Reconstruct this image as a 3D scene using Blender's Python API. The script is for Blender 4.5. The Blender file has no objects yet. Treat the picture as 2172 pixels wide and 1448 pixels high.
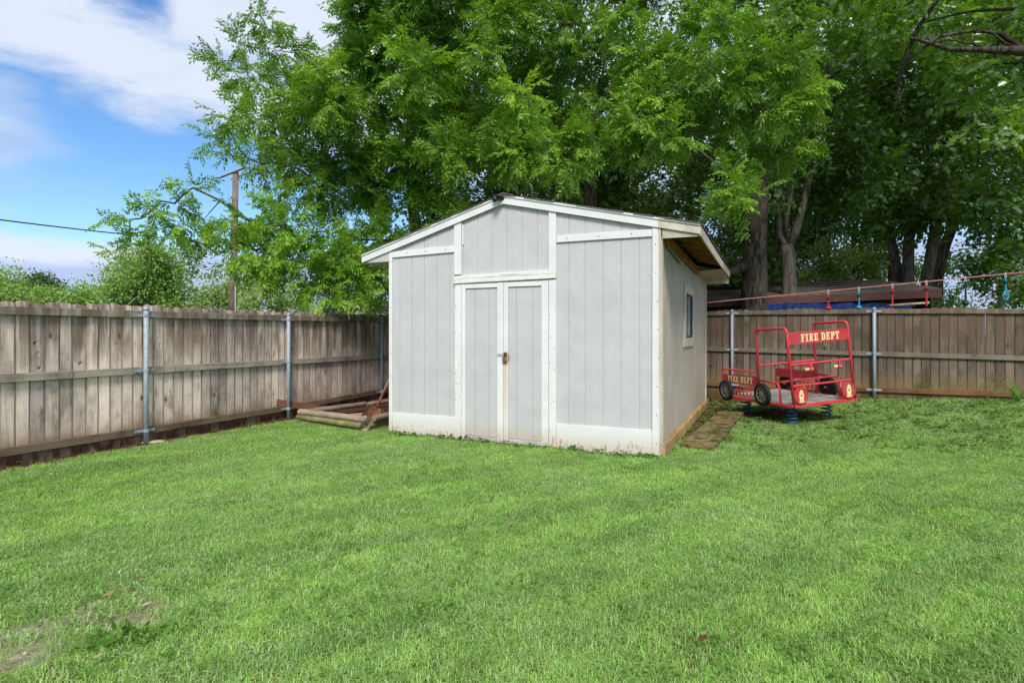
import bpy, bmesh, math, random
import numpy as np
from mathutils import Vector, Matrix, noise as mnoise
R = math.radians
random.seed(7); rng = np.random.default_rng(7)
scene = bpy.context.scene
col = scene.collection

# ------------------------------------------------------------------ camera
F, HY, CZ = 1185.0, 708.0, 1.45            # focal length and horizon of the photo in its own pixels, eye height
cam = bpy.data.cameras.new('camera'); camo = bpy.data.objects.new('camera', cam); col.objects.link(camo)
camo.location = (0, 0, CZ); camo.rotation_euler = (R(90), 0, 0)
cam.sensor_width = 36; cam.lens = 36 * F / 2172; cam.shift_y = (HY - 724) / 2172; cam.clip_end = 2000; cam.clip_start = .05
scene.camera = camo
def at(px, py, Y):
    return Vector(((px - 1086) / F * Y, Y, CZ + (HY - py) / F * Y))

# ------------------------------------------------------------------ world, sun, exposure
SUN_EL, SUN_AZ = 48, 180                    # azimuth clockwise from +Y: behind the camera
SUN_STRENGTH, SKY_STRENGTH = 2.0, .1
world = bpy.data.worlds.new('World'); scene.world = world; world.use_nodes = True
scene.view_settings.view_transform = 'Standard'; scene.view_settings.look = 'None'
scene.view_settings.exposure = 0.92; scene.view_settings.gamma = 1; scene.view_settings.use_curve_mapping = False
sun = bpy.data.lights.new('sun', 'SUN'); sun.energy = SUN_STRENGTH; sun.angle = R(16); sun.color = (1, .955, .87)
suno = bpy.data.objects.new('sun', sun); col.objects.link(suno)
sd = Vector((math.sin(R(SUN_AZ)) * math.cos(R(SUN_EL)), math.cos(R(SUN_AZ)) * math.cos(R(SUN_EL)), math.sin(R(SUN_EL))))
suno.rotation_euler = sd.to_track_quat('Z', 'Y').to_euler(); suno.location = sd * 30

class NT:
    """small helper round a node tree"""
    def __init__(s, nt): s.nt = nt; s.n = nt.nodes; s.l = nt.links
    def new(s, t, **k):
        n = s.n.new(t)
        for a, b in k.items(): setattr(n, a, b)
        return n
    def put(s, sock, v):
        if isinstance(v, bpy.types.NodeSocket): s.l.new(v, sock)
        elif v is not None:
            if sock.type == 'RGBA' and len(v) == 3: v = (*v, 1)
            sock.default_value = v
    def m(s, op, a, b=None, c=None, clamp=False):
        n = s.new('ShaderNodeMath', operation=op, use_clamp=clamp)
        s.put(n.inputs[0], a)
        if b is not None: s.put(n.inputs[1], b)
        if c is not None: s.put(n.inputs[2], c)
        return n.outputs[0]
    def ss(s, v, lo, hi, a=0., b=1.):
        n = s.new('ShaderNodeMapRange', interpolation_type='SMOOTHSTEP')
        for i, x in enumerate((v, lo, hi, a, b)): s.put(n.inputs[i], x)
        return n.outputs[0]
    def noise(s, vec, scale, detail=4, rough=.55, dist=0, dims='3D'):
        n = s.new('ShaderNodeTexNoise', noise_dimensions=dims)
        if vec is not None: s.put(n.inputs['Vector'], vec)
        n.inputs['Scale'].default_value = scale; n.inputs['Detail'].default_value = detail
        n.inputs['Roughness'].default_value = rough; n.inputs['Distortion'].default_value = dist
        return n.outputs[0]
    def mix(s, f, a, b, blend='MIX'):
        n = s.new('ShaderNodeMix', data_type='RGBA', blend_type=blend)
        s.put(n.inputs[0], f); s.put(n.inputs[6], a); s.put(n.inputs[7], b)
        return n.outputs[2]
    def map(s, vec, scale=(1, 1, 1), loc=(0, 0, 0)):
        n = s.new('ShaderNodeMapping'); s.put(n.inputs[0], vec); n.inputs[3].default_value = scale; n.inputs[1].default_value = loc
        return n.outputs[0]
    def sep(s, v):
        n = s.new('ShaderNodeSeparateXYZ'); s.put(n.inputs[0], v); return n.outputs
    def comb(s, x, y, z):
        n = s.new('ShaderNodeCombineXYZ'); s.put(n.inputs[0], x); s.put(n.inputs[1], y); s.put(n.inputs[2], z); return n.outputs[0]
    def attr(s, name):
        n = s.new('ShaderNodeAttribute', attribute_name=name); return n.outputs['Fac']

def build_world():
    t = NT(world.node_tree); t.n.clear()
    out = t.new('ShaderNodeOutputWorld'); bg = t.new('ShaderNodeBackground')
    sky = t.new('ShaderNodeTexSky', sky_type='NISHITA', sun_disc=False)
    sky.sun_elevation = R(SUN_EL); sky.sun_rotation = R(SUN_AZ); sky.air_density = 1.0; sky.dust_density = .4; sky.ozone_density = 2.0
    g = t.new('ShaderNodeTexCoord').outputs['Generated']
    x, y, z = t.sep(g)
    az = t.m('MULTIPLY', t.m('ARCTAN2', x, y), 57.2958)
    el = t.m('MULTIPLY', t.m('ARCSINE', z), 57.2958)
    p = t.comb(t.m('MULTIPLY', az, .045), t.m('MULTIPLY', el, .11), 0.0)
    big = t.noise(p, 1.0, 7, .55, .3)
    fine = t.noise(t.map(p, loc=(3.1, 1.7, 0)), 2.6, 8, .6, .2)
    wob = t.m('MULTIPLY', t.m('SUBTRACT', big, .5), 9.0)
    wob2 = t.m('MULTIPLY', t.m('SUBTRACT', fine, .5), 7.0)
    w = t.m('ADD', wob, wob2)
    # upper band of cloud, lower edge sloping down to the right
    d = t.m('ADD', t.m('SUBTRACT', el, 21.8), t.m('MULTIPLY', t.m('ADD', az, 36), .10))
    d = t.m('ADD', d, w)
    band = t.m('MULTIPLY', t.ss(d, -5.2, -1.0), t.ss(d, 5.5, 2.0))
    hole_d = t.m('SQRT', t.m('ADD', t.m('POWER', t.m('ADD', az, 34.3), 2.0), t.m('POWER', t.m('MULTIPLY', t.m('SUBTRACT', el, 27), .6), 2.0)))
    band2 = t.m('MULTIPLY', t.ss(el, 22.0, 25.0), t.ss(t.m('ADD', hole_d, t.m('MULTIPLY', w, .3)), 1.6, 3.6))
    band2 = t.m('MULTIPLY', band2, t.ss(big, .34, .52, .55, 1.0))
    # soft cloud at the far left
    wd = t.m('SQRT', t.m('ADD', t.m('POWER', t.m('MULTIPLY', t.m('ADD', az, 44), .8), 2.0), t.m('POWER', t.m('SUBTRACT', el, 14.0), 2.0)))
    wisp = t.m('MULTIPLY', t.ss(t.m('ADD', wd, w), 5.5, 1.0), .75)
    # cumulus bank above the skyline
    low = t.ss(t.m('ADD', el, t.m('MULTIPLY', w, .45)), 8.1, 6.9)
    right = t.ss(az, -14.0, 2.0)
    rc = t.m('MULTIPLY', right, t.ss(t.m('ADD', big, t.m('MULTIPLY', fine, .3)), .50, .66, .35, 1.0))
    behind = t.m('MULTIPLY', t.ss(t.m('ABSOLUTE', az), 60.0, 90.0), t.ss(big, .38, .56))
    c = t.m('MAXIMUM', t.m('MAXIMUM', band, band2), t.m('MAXIMUM', wisp, low))
    c = t.m('MAXIMUM', c, t.m('MAXIMUM', rc, behind), clamp=True)
    fine3 = t.noise(t.map(p, loc=(7.1, 2.7, 0)), 6.5, 8, .62, .3)
    shade = t.ss(t.m('ADD', t.m('ADD', t.m('MULTIPLY', el, .06), t.m('MULTIPLY', fine, 1.9)), t.m('MULTIPLY', fine3, .7)), 1.75, 2.75)
    lowtop = t.m('MULTIPLY', t.m('MULTIPLY', t.ss(t.m('ADD', el, t.m('MULTIPLY', w, .45)), 5.2, 7.2), t.ss(el, 10.5, 9.0)), t.ss(az, -31.0, -38.0))
    shade = t.m('MAXIMUM', t.m('MULTIPLY', shade, t.ss(el, 2.0, 12.0, .35, 1.0)), t.m('MULTIPLY', lowtop, t.ss(fine, .36, .5, .8, 1.25)), clamp=True)
    cc = t.mix(shade, (2.6, 3.25, 4.7), (4.25, 4.6, 5.35))
    hz = t.ss(el, 0., 26.)
    blue = t.mix(1.0, sky.outputs[0], t.mix(hz, (.80, .93, 1.02), (.52, .83, 1.06)), 'MULTIPLY')
    c = t.m('MULTIPLY', c, .95)
    t.put(bg.inputs[0], t.mix(c, blue, cc)); bg.inputs[1].default_value = SKY_STRENGTH
    t.l.new(bg.outputs[0], out.inputs[0])
build_world()

# ------------------------------------------------------------------ frames of the yard
TH = 24.7
E2 = Vector((math.cos(R(TH)), -math.sin(R(TH)), 0)); N2 = Vector((math.sin(R(TH)), math.cos(R(TH)), 0))
ROT = -R(TH)
def yard(e, n, z=0): return E2 * e + N2 * n + Vector((0, 0, z))
CL = Vector((-1.760, 8.078, .03))           # front left corner of the shed
SE0, SN0 = CL.dot(E2), CL.dot(N2)
SHW, SHD = 3.84, 5.0
FD, BD = 7.46, 13.09                        # left fence at e=-FD, back fence at n=BD

# ------------------------------------------------------------------ mesh helpers
class MB:
    def __init__(s): s.v = []; s.f = []
    def add(s, vs, fs):
        o = len(s.v); s.v += [tuple(v) for v in vs]; s.f += [tuple(i + o for i in f) for f in fs]; return s
    def box(s, x0, y0, z0, x1, y1, z1, M=None):
        vs = [Vector((x, y, z)) for z in (z0, z1) for y in (y0, y1) for x in (x0, x1)]
        if M is not None: vs = [M @ v for v in vs]
        return s.add(vs, [(0, 2, 3, 1), (4, 5, 7, 6), (0, 1, 5, 4), (2, 6, 7, 3), (0, 4, 6, 2), (1, 3, 7, 5)])
    def prism(s, poly, y0, y1, M=None, axis='y'):
        """polygon in the x-z plane (or x-y with axis z), pushed through y0..y1"""
        n = len(poly)
        f = (lambda p, q: Vector((p[0], q, p[1]))) if axis == 'y' else ((lambda p, q: Vector((p[0], p[1], q))) if axis == 'z' else (lambda p, q: Vector((q, p[0], p[1]))))
        vs = [f(p, y0) for p in poly] + [f(p, y1) for p in poly]
        if M is not None: vs = [M @ v for v in vs]
        fs = [tuple(range(n)), tuple(range(2 * n - 1, n - 1, -1))] + [(i, i + n, (i + 1) % n + n, (i + 1) % n) for i in range(n)]
        return s.add(vs, fs)
    def tube(s, pts, r, sides=10, cap=True):
        pts = [Vector(p) for p in pts]; n = len(pts)
        rr = r if isinstance(r, (list, tuple)) else [r] * n
        t0 = (pts[1] - pts[0]).normalized()
        up = Vector((0, 0, 1)) if abs(t0.z) < .9 else Vector((1, 0, 0))
        a = t0.cross(up).normalized(); vs = []
        for i in range(n):
            t = (pts[min(i + 1, n - 1)] - pts[max(i - 1, 0)]).normalized()
            a = (a - t * a.dot(t)).normalized(); b = t.cross(a)
            for k in range(sides):
                q = 2 * math.pi * k / sides
                vs.append(pts[i] + (a * math.cos(q) + b * math.sin(q)) * rr[i])
        fs = [(i * sides + k, i * sides + (k + 1) % sides, (i + 1) * sides + (k + 1) % sides, (i + 1) * sides + k) for i in range(n - 1) for k in range(sides)]
        if cap: fs += [tuple(range(sides))[::-1], tuple((n - 1) * sides + k for k in range(sides))]
        return s.add(vs, fs)
    def lathe(s, prof, c=(0, 0, 0), axis=(0, 0, 1), sides=24):
        """prof: (radius, height) pairs round an axis through c"""
        ax = Vector(axis).normalized(); up = Vector((0, 0, 1)) if abs(ax.z) < .9 else Vector((1, 0, 0))
        a = ax.cross(up).normalized(); b = ax.cross(a); c = Vector(c); vs = []
        for r, h in prof:
            for k in range(sides):
                q = 2 * math.pi * k / sides; vs.append(c + ax * h + (a * math.cos(q) + b * math.sin(q)) * r)
        n = len(prof)
        fs = [(i * sides + k, (i + 1) * sides + k, (i + 1) * sides + (k + 1) % sides, i * sides + (k + 1) % sides) for i in range(n - 1) for k in range(sides)]
        if prof[0][0] > 1e-6 and prof[0] != prof[-1]: fs += [tuple(range(sides)), tuple((n - 1) * sides + k for k in range(sides))[::-1]]
        return s.add(vs, fs)
    def mesh(s, name, mat, smooth=False):
        me = bpy.data.meshes.new(name); me.from_pydata(s.v, [], s.f)
        me.materials.append(mat)
        if smooth: me.polygons.foreach_set('use_smooth', [True] * len(me.polygons))
        me.update(); return me
def tag(o, label=None, cat=None, group=None, kind=None):
    for k, v in (('label', label), ('category', cat), ('group', group), ('kind', kind)):
        if v: o[k] = v
    return o
def thing(name, loc, label, cat, group=None, rotz=0):
    o = bpy.data.objects.new(name, None); col.objects.link(o); o.location = loc; o.rotation_euler = (0, 0, rotz); o.empty_display_size = .2
    return tag(o, label, cat, group)
def link(name, me, parent=None, loc=None, rot=None, scale=None):
    o = bpy.data.objects.new(name, me); col.objects.link(o); o.parent = parent
    if loc is not None: o.location = loc
    if rot is not None: o.rotation_euler = rot
    if scale is not None: o.scale = scale
    return o
def part(name, mb, mat, parent=None, smooth=False, bevel=0, loc=None, rot=None):
    o = link(name, mb.mesh(name, mat, smooth), parent, loc, rot)
    if bevel:
        b = o.modifiers.new('bevel', 'BEVEL'); b.width = bevel; b.segments = 2; b.limit_method = 'ANGLE'; b.angle_limit = R(40)
    return o

# ------------------------------------------------------------------ materials
def mat(name, fn, rough=.7, spec=.3, metal=0):
    m = bpy.data.materials.new(name); m.use_nodes = True; t = NT(m.node_tree)
    b = t.n['Principled BSDF']; b.inputs['Roughness'].default_value = rough; b.inputs['Specular IOR Level'].default_value = spec; b.inputs['Metallic'].default_value = metal
    c = fn(t, b)
    if c is not None: t.put(b.inputs['Base Color'], c)
    return m
def bump(t, b, h, strength=.3, dist=.01):
    n = t.new('ShaderNodeBump'); n.inputs['Strength'].default_value = strength; n.inputs['Distance'].default_value = dist
    t.put(n.inputs['Height'], h); t.l.new(n.outputs[0], b.inputs['Normal'])
def ocoord(t): return t.new('ShaderNodeTexCoord').outputs['Object']
def rnd(t): return t.new('ShaderNodeObjectInfo').outputs['Random']
def shifted(t, v, k=37.):
    """object coordinates moved by a random amount for each object, so that no two boards share their grain"""
    r = rnd(t); n = t.new('ShaderNodeVectorMath', operation='ADD'); t.put(n.inputs[0], v)
    t.put(n.inputs[1], t.comb(t.m('MULTIPLY', r, k), t.m('MULTIPLY', r, k * 1.7), t.m('MULTIPLY', r, k * .6))); return n.outputs[0]

def wood(name, lo, hi, along='z', knots=True, stain=None, rough=.85, var=.25, moss=None, gr=(9, 1.2), edge=0):
    def fn(t, b):
        o = ocoord(t); s = shifted(t, o)
        k = {'z': (gr[0], gr[0], gr[1] * .5), 'y': (gr[0], gr[1] * .5, gr[0]), 'x': (gr[1] * .5, gr[0], gr[0])}[along]
        g1 = t.noise(t.map(s, k), 2.2, 6, .65, 1.2)
        g2 = t.noise(t.map(s, tuple(q * 4 if q > 2 else q * 2 for q in k)), 2.5, 4, .7, .4)
        blotch = t.noise(s, 2.6, 4, .6)
        f = t.m('ADD', t.m('MULTIPLY', g1, .40), t.m('ADD', t.m('MULTIPLY', g2, .22), t.m('MULTIPLY', blotch, .62)))
        c = t.mix(t.ss(f, .38, .72), lo, hi)
        if edge: c = t.mix(t.ss(t.m('ADD', t.m('ABSOLUTE', t.sep(o)[0]), t.m('MULTIPLY', t.m('SUBTRACT', blotch, .5), .03)), .052, .070, 0., edge), c, tuple(q * .45 for q in lo))
        c = t.mix(1., c, t.mix(rnd(t), (1 - var, 1 - var, 1 - var * .9), (1 + var * .6, 1 + var * .55, 1 + var * .5)), 'MULTIPLY')
        c = t.mix(t.ss(g2, .60, .74, 0., .55), c, tuple(q * .3 for q in lo))
        if knots:
            v = t.new('ShaderNodeTexVoronoi', feature='F1'); ks = {'z': (1, 1, .45), 'y': (1, .45, 1), 'x': (.45, 1, 1)}[along]
            t.put(v.inputs['Vector'], t.map(s, ks)); v.inputs['Scale'].default_value = 4.6; v.inputs['Randomness'].default_value = 1
            kd = v.outputs['Distance']
            c = t.mix(t.ss(kd, .11, .045, 0., .85), c, tuple(q * .22 for q in lo))
            c = t.mix(t.m('MULTIPLY', t.ss(kd, .22, .12), t.ss(kd, .08, .12, 0., .5)), c, tuple(q * .6 for q in hi))
        if moss: c = moss(t, c, o)
        bump(t, b, t.m('ADD', g1, t.m('MULTIPLY', g2, .7)), .45, .006)
        return c
    return mat(name, fn, rough, .2)

def fence_stain(z_hi, tan, green):
    def f(t, c, o):
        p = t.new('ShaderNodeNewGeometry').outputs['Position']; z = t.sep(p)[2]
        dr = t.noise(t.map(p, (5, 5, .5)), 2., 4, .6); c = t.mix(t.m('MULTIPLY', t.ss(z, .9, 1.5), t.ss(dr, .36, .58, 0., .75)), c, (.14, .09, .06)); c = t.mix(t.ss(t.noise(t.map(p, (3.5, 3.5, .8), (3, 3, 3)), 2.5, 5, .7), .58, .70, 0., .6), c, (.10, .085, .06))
        n = t.noise(t.map(p, (2.2, 2.2, .5)), 2., 4, .6)
        zz = t.m('ADD', z, t.m('MULTIPLY', t.m('SUBTRACT', n, .5), .5))
        c = t.mix(t.ss(zz, z_hi, z_hi * .35, 0., .62), c, tan)
        c = t.mix(t.m('MULTIPLY', t.ss(zz, .35, .08), t.ss(n, .38, .55, .35, 1.)), c, (.085, .035, .018))
        g = t.noise(t.map(p, (1.3, 1.3, .35), (5, 2, 1)), 1.6, 5, .6)
        return t.mix(t.ss(g, .56, .70, 0., green), c, (.05, .055, .018))
    return f
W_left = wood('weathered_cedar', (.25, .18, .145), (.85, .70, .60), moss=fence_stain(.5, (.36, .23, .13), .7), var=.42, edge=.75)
W_back = wood('dark_weathered_cedar', (.060, .045, .034), (.215, .165, .125), moss=fence_stain(.85, (.24, .155, .06), .7), var=.38, edge=.8)
W_rail = wood('grey_rail_wood', (.12, .105, .08), (.42, .375, .30), along='y', moss=fence_stain(.3, (.09, .07, .04), .3), var=.1)
W_railb = wood('grey_rail_wood_back', (.09, .075, .05), (.25, .21, .155), along='x', moss=fence_stain(.3, (.17, .085, .04), .3), var=.1)
W_log = wood('weathered_log', (.085, .06, .045), (.36, .285, .21), along='x', rough=.9)
def green_log(t, c, o):
    n = t.noise(o, 7, 4); return t.mix(t.ss(n, .45, .65, 0., .8), c, (.17, .18, .03))
W_logm = wood('mossy_log', (.10, .08, .04), (.38, .33, .19), along='x', rough=.95, moss=green_log)
W_base = wood('treated_timber', (.22, .125, .045), (.50, .34, .16), along='y', knots=True, var=.05)
W_red = wood('reddish_board', (.11, .04, .025), (.27, .115, .075), along='x', var=.05)
W_rafter = wood('orange_rafter', (.16, .06, .018), (.42, .19, .06), along='x', knots=False)
W_deck = wood('roof_deck', (.07, .03, .012), (.25, .11, .04), along='x', knots=False)
def path_moss(t, c, o):
    n = t.noise(o, 2.2, 6, .65); x = t.noise(o, 6, 5, .6)
    c = t.mix(t.ss(n, .42, .62, 0., .8), c, (.17, .14, .035))
    return t.mix(t.ss(x, .45, .62, 0., .85), c, (.05, .032, .02))
W_path = wood('mossy_board', (.11, .075, .035), (.25, .18, .09), along='y', moss=path_moss, var=.02)
W_handle = wood('shovel_handle_wood', (.13, .06, .03), (.36, .21, .13), along='z', knots=False, gr=(30, 4))

shed = thing('garden_shed', CL, 'light grey wooden shed with white trim, double doors and a low gable roof', 'shed', None, ROT)

def paint(base, siding, dirt=1.):
    def fn(t, b):
        tc = t.new('ShaderNodeTexCoord'); tc.object = shed; o = tc.outputs['Object']; x, y, z = t.sep(o)
        p = shifted(t, ocoord(t))
        n1 = t.noise(o, 3.0, 5, .6); n2 = t.noise(o, 22, 5, .65)
        c = t.mix(t.ss(n1, .35, .7), base, tuple(q * .91 for q in base))
        if siding:
            g = t.noise(t.map(p, (30, 30, 110)), 1.0, 5, .7, 1.4); g2 = t.noise(t.map(p, (40, 40, 8)), 1.0, 3, .6, 2.0)
            h = t.m('ADD', g, g2); bump(t, b, h, .55, .008)
            c = t.mix(t.ss(g, .48, .72, 0., .12), c, tuple(q * .72 for q in base))
        else:
            g = t.noise(t.map(p, (14, 14, 14)), 3.0, 5, .7, .6); bump(t, b, g, .25, .004)
            fl = t.noise(t.map(o, (7, 7, 2.2)), 3.0, 6, .72, .5)
            low = t.ss(z, .35, 0., 0., .16)
            c = t.mix(t.ss(t.m('ADD', fl, low), .70, .74, 0., .75), c, (.30, .24, .19))
        # dirt splashed up from the ground
        zz = t.m('ADD', z, t.m('MULTIPLY', t.m('SUBTRACT', n1, .5), .30))
        c = t.mix(t.ss(zz, .30, -.02, 0., .50 * dirt), c, (.50, .34, .20))
        c = t.mix(t.m('MULTIPLY', t.ss(zz, .12, -.03), t.ss(n2, .52, .64, 0., .8 * dirt)), c, (.20, .075, .04))
        # rust run under the hasp
        dx = t.m('ABSOLUTE', t.m('ADD', t.m('SUBTRACT', x, 1.855), t.m('MULTIPLY', t.m('SUBTRACT', n1, .5), .04)))
        front = t.ss(y, .3, .1)
        run = t.m('MULTIPLY', t.m('MULTIPLY', t.ss(dx, .052, .0), t.ss(z, 1.19, 1.12)), t.m('MULTIPLY', t.ss(z, .0, 1.1, .15, .55), front))
        c = t.mix(run, c, (.55, .30, .12))
        d2 = t.m('ADD', t.m('POWER', t.m('SUBTRACT', x, 1.86), 2.), t.m('POWER', t.m('MULTIPLY', t.m('SUBTRACT', z, 1.10), .6), 2.))
        c = t.mix(t.m('MULTIPLY', t.ss(t.m('ADD', d2, t.m('MULTIPLY', t.m('SUBTRACT', n2, .5), .006)), .0042, .0005, 0., .8), front), c, (.42, .17, .06))
        # lichen and grime on the side wall
        side = t.ss(x, 3.80, 3.832); c = t.mix(t.m('MULTIPLY', side, .8), c, t.mix(1., c, (1., .93, .80), 'MULTIPLY')); sn = t.noise(t.map(o, (3, 3, .6)), 2.4, 5, .65)
        c = t.mix(t.m('MULTIPLY', side, t.ss(sn, .35, .65, .30, .85)), c, (.44, .37, .27))
        return c
    return mat('shed_paint_siding' if siding else 'shed_paint_trim', fn, .62, .3)
P_side = paint((.585, .57, .575), True)
P_trim = paint((.79, .775, .765), False)
def pl(name, c, rough=.6, spec=.3, metal=0, var=.12, sc=12, bmp=0):
    def fn(t, b):
        n = t.noise(ocoord(t), sc, 5, .65)
        if bmp: bump(t, b, n, bmp, .01)
        return t.mix(t.ss(n, .3, .7), tuple(q * (1 - var) for q in c), tuple(min(1, q * (1 + var)) for q in c))
    return mat(name, fn, rough, spec, metal)
M_shingle = pl('asphalt_shingle', (.16, .15, .135), .95, .1, var=.45, sc=40, bmp=.5)
M_steel = pl('galvanised_steel', (.34, .39, .44), .65, .4, .2, var=.2, sc=20)
M_black = pl('black_plastic', (.012, .012, .014), .35, .5)
M_lens = pl('camera_lens_glass', (.03, .03, .045), .08, .6)
M_rust = pl('rusty_iron', (.10, .045, .025), .85, .3, .2, var=.5, sc=60, bmp=.5)
M_lock = pl('padlock_steel', (.17, .17, .15), .5, .5, .6, var=.25)
M_zinc = pl('zinc_hasp', (.62, .64, .66), .4, .5, .5)
M_blade = pl('rusty_shovel_blade', (.17, .065, .038), .7, .3, .2, var=.35, sc=25, bmp=.3)
def worn_red(name, base):
    def fn(t, b):
        p = t.new('ShaderNodeNewGeometry').outputs['Position']; n = t.noise(p, 7, 5, .6); k = t.noise(p, 34, 5, .7)
        c = t.mix(t.ss(n, .35, .7), base, (base[0] * .78, base[1] * 2.6, base[2] * 2.4))
        c = t.mix(t.ss(k, .64, .68, 0., .8), c, (.13, .045, .03)); t.put(b.inputs['Roughness'], t.ss(n, .3, .7, .38, .62)); return c
    return mat(name, fn, .45, .4)
M_red = worn_red('red_truck_paint', (.66, .030, .038))
M_redp = worn_red('red_panel_paint', (.52, .026, .034))
M_cream = pl('cream_lettering', (.84, .70, .36), .6, .3)
M_tyre = pl('black_tyre', (.016, .017, .018), .7, .3)
M_rim = pl('grey_wheel_rim', (.23, .22, .17), .6, .3)
M_floor = pl('grey_plywood', (.30, .28, .26), .85, .2, var=.3, sc=8)
M_spring = pl('blue_coil_spring', (.03, .10, .20), .45, .4, var=.3)
M_brown = pl('brown_fascia_paint', (.13, .058, .05), .8, .2, var=.2)
M_dark = pl('shaded_interior_wall', (.022, .016, .013), .9, .1, var=.4)  # near-black: shade under the outbuilding roof put into the colour
M_tarp = pl('blue_tarp', (.010, .035, .16), .45, .4, var=.35, sc=6, bmp=.8)
M_block = pl('pink_concrete_block', (.42, .24, .18), .95, .1, var=.2, sc=30, bmp=.4)
M_teal = pl('teal_patch', (.17, .25, .24), .8, .2)
M_redrope = pl('red_rope', (.50, .035, .03), .8, .2)
M_bluerope = pl('blue_rope', (.03, .28, .42), .8, .2)
M_line = pl('faded_red_webbing', (.42, .17, .16), .8, .2, var=.35, sc=3)
M_wire = pl('black_cable', (.03, .03, .03), .7, .3)
M_pole = wood('utility_pole_wood', (.11, .075, .055), (.30, .22, .175), knots=False)
M_glass = mat('window_glass', lambda t, b: (.015, .02, .03), .06, .6)
M_alu = pl('dark_aluminium', (.10, .11, .13), .4, .5, .5)
M_mull = pl('pale_aluminium', (.45, .45, .44), .4, .5, .4)
M_bark = None
def bark(name, lo, hi, sc=9):
    def fn(t, b):
        p = t.new('ShaderNodeNewGeometry').outputs['Position']
        g = t.noise(t.map(p, (1, 1, .22)), sc * 1.6, 6, .7, .5); h = t.noise(p, 1.7, 4, .6)
        bump(t, b, g, .9, .03)
        c = t.mix(t.ss(g, .38, .62), lo, hi)
        return t.mix(t.ss(h, .45, .7, 0., .45), c, tuple(q * .6 for q in hi))
    return mat(name, fn, .95, .1)
M_bark = bark('dark_furrowed_bark', (.032, .025, .019), (.14, .115, .09))
M_bark2 = bark('grey_bark', (.055, .046, .037), (.20, .17, .138), 5)

def leafmat(name, dark, light, young, trans=.35, gloss=.22):
    m = bpy.data.materials.new(name); m.use_nodes = True; t = NT(m.node_tree); t.n.clear()
    out = t.new('ShaderNodeOutputMaterial'); a = t.attr('tint')
    c = t.mix(t.ss(a, 0., .72), dark, light); c = t.mix(t.ss(a, .80, 1.), c, young)
    d = t.new('ShaderNodeBsdfDiffuse'); t.put(d.inputs[0], c)
    tr = t.new('ShaderNodeBsdfTranslucent'); t.put(tr.inputs[0], t.mix(1., c, (1.35, 1.5, .45), 'MULTIPLY'))
    gl = t.new('ShaderNodeBsdfGlossy'); gl.inputs['Roughness'].default_value = .38; t.put(gl.inputs[0], (.9, .95, .9))
    m1 = t.new('ShaderNodeMixShader'); m1.inputs[0].default_value = trans; t.l.new(d.outputs[0], m1.inputs[1]); t.l.new(tr.outputs[0], m1.inputs[2])
    fr = t.new('ShaderNodeFresnel'); fr.inputs[0].default_value = 1.45
    m2 = t.new('ShaderNodeMixShader'); t.put(m2.inputs[0], t.m('MULTIPLY', fr.outputs[0], gloss * 2.5)); t.l.new(m1.outputs[0], m2.inputs[1]); t.l.new(gl.outputs[0], m2.inputs[2])
    t.l.new(m2.outputs[0], out.inputs[0]); return m
L_pecan = leafmat('pecan_leaf', (.09, .185, .016), (.23, .415, .034), (.46, .58, .07), .40, .16)
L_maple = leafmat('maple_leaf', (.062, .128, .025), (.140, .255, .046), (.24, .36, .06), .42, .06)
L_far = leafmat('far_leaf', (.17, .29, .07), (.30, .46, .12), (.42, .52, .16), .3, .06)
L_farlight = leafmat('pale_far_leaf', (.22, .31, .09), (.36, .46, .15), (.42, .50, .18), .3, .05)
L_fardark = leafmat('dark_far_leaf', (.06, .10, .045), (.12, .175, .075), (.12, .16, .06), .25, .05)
L_weed = leafmat('weed_leaf', (.05, .12, .02), (.12, .25, .04), (.22, .34, .08), .3, .1)
L_pink = leafmat('pink_blossom', (.35, .10, .14), (.55, .22, .25), (.6, .3, .3), .3, .05)
L_litter = leafmat('dry_leaf', (.10, .05, .02), (.30, .20, .10), (.42, .40, .26), .2, .05)

# ------------------------------------------------------------------ ground
def sstep(x, a, b):
    a = np.asarray(a); b = np.asarray(b)
    t = np.clip((x - a) / (b - a), 0, 1); return t * t * (3 - 2 * t)
def gz(x, y):
    x = np.asarray(x, float); y = np.asarray(y, float)
    e = x * E2.x + y * E2.y; n = x * N2.x + y * N2.y
    back = sstep(n, 7.6, 13.0)
    z = .02 + back * (.015 + .042 * np.clip(e + 1.2, 0, 7) + .07 * sstep(-e, 2.5, 6))
    near = sstep(n, 6.6, 5.0)
    z = z + .018 * np.sin(x * 1.9 + .6 * np.sin(y * 1.3)) * np.sin(y * 1.5 + 1) * near
    r = np.hypot(x, y); z = z - .02 * sstep(r, 20, 60)
    return z
def vnoise(x, y, s, seed=0):
    """smooth value noise"""
    x = np.asarray(x) * s + 100 + seed * 17.3; y = np.asarray(y) * s + 100 + seed * 7.7
    i = np.floor(x).astype(int); j = np.floor(y).astype(int); fx = x - i; fy = y - j; fx = fx * fx * (3 - 2 * fx); fy = fy * fy * (3 - 2 * fy)
    T = np.random.default_rng(seed + 5).random((512, 512)); g = lambda a, b: T[a % 512, b % 512]
    return (g(i, j) * (1 - fx) + g(i + 1, j) * fx) * (1 - fy) + (g(i, j + 1) * (1 - fx) + g(i + 1, j + 1) * fx) * fy
def fbm(x, y, s, seed=0): return (vnoise(x, y, s, seed) + .5 * vnoise(x, y, s * 2.1, seed + 1) + .25 * vnoise(x, y, s * 4.3, seed + 2)) / 1.75
BC = at(215, 1335, 1).copy()
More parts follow.
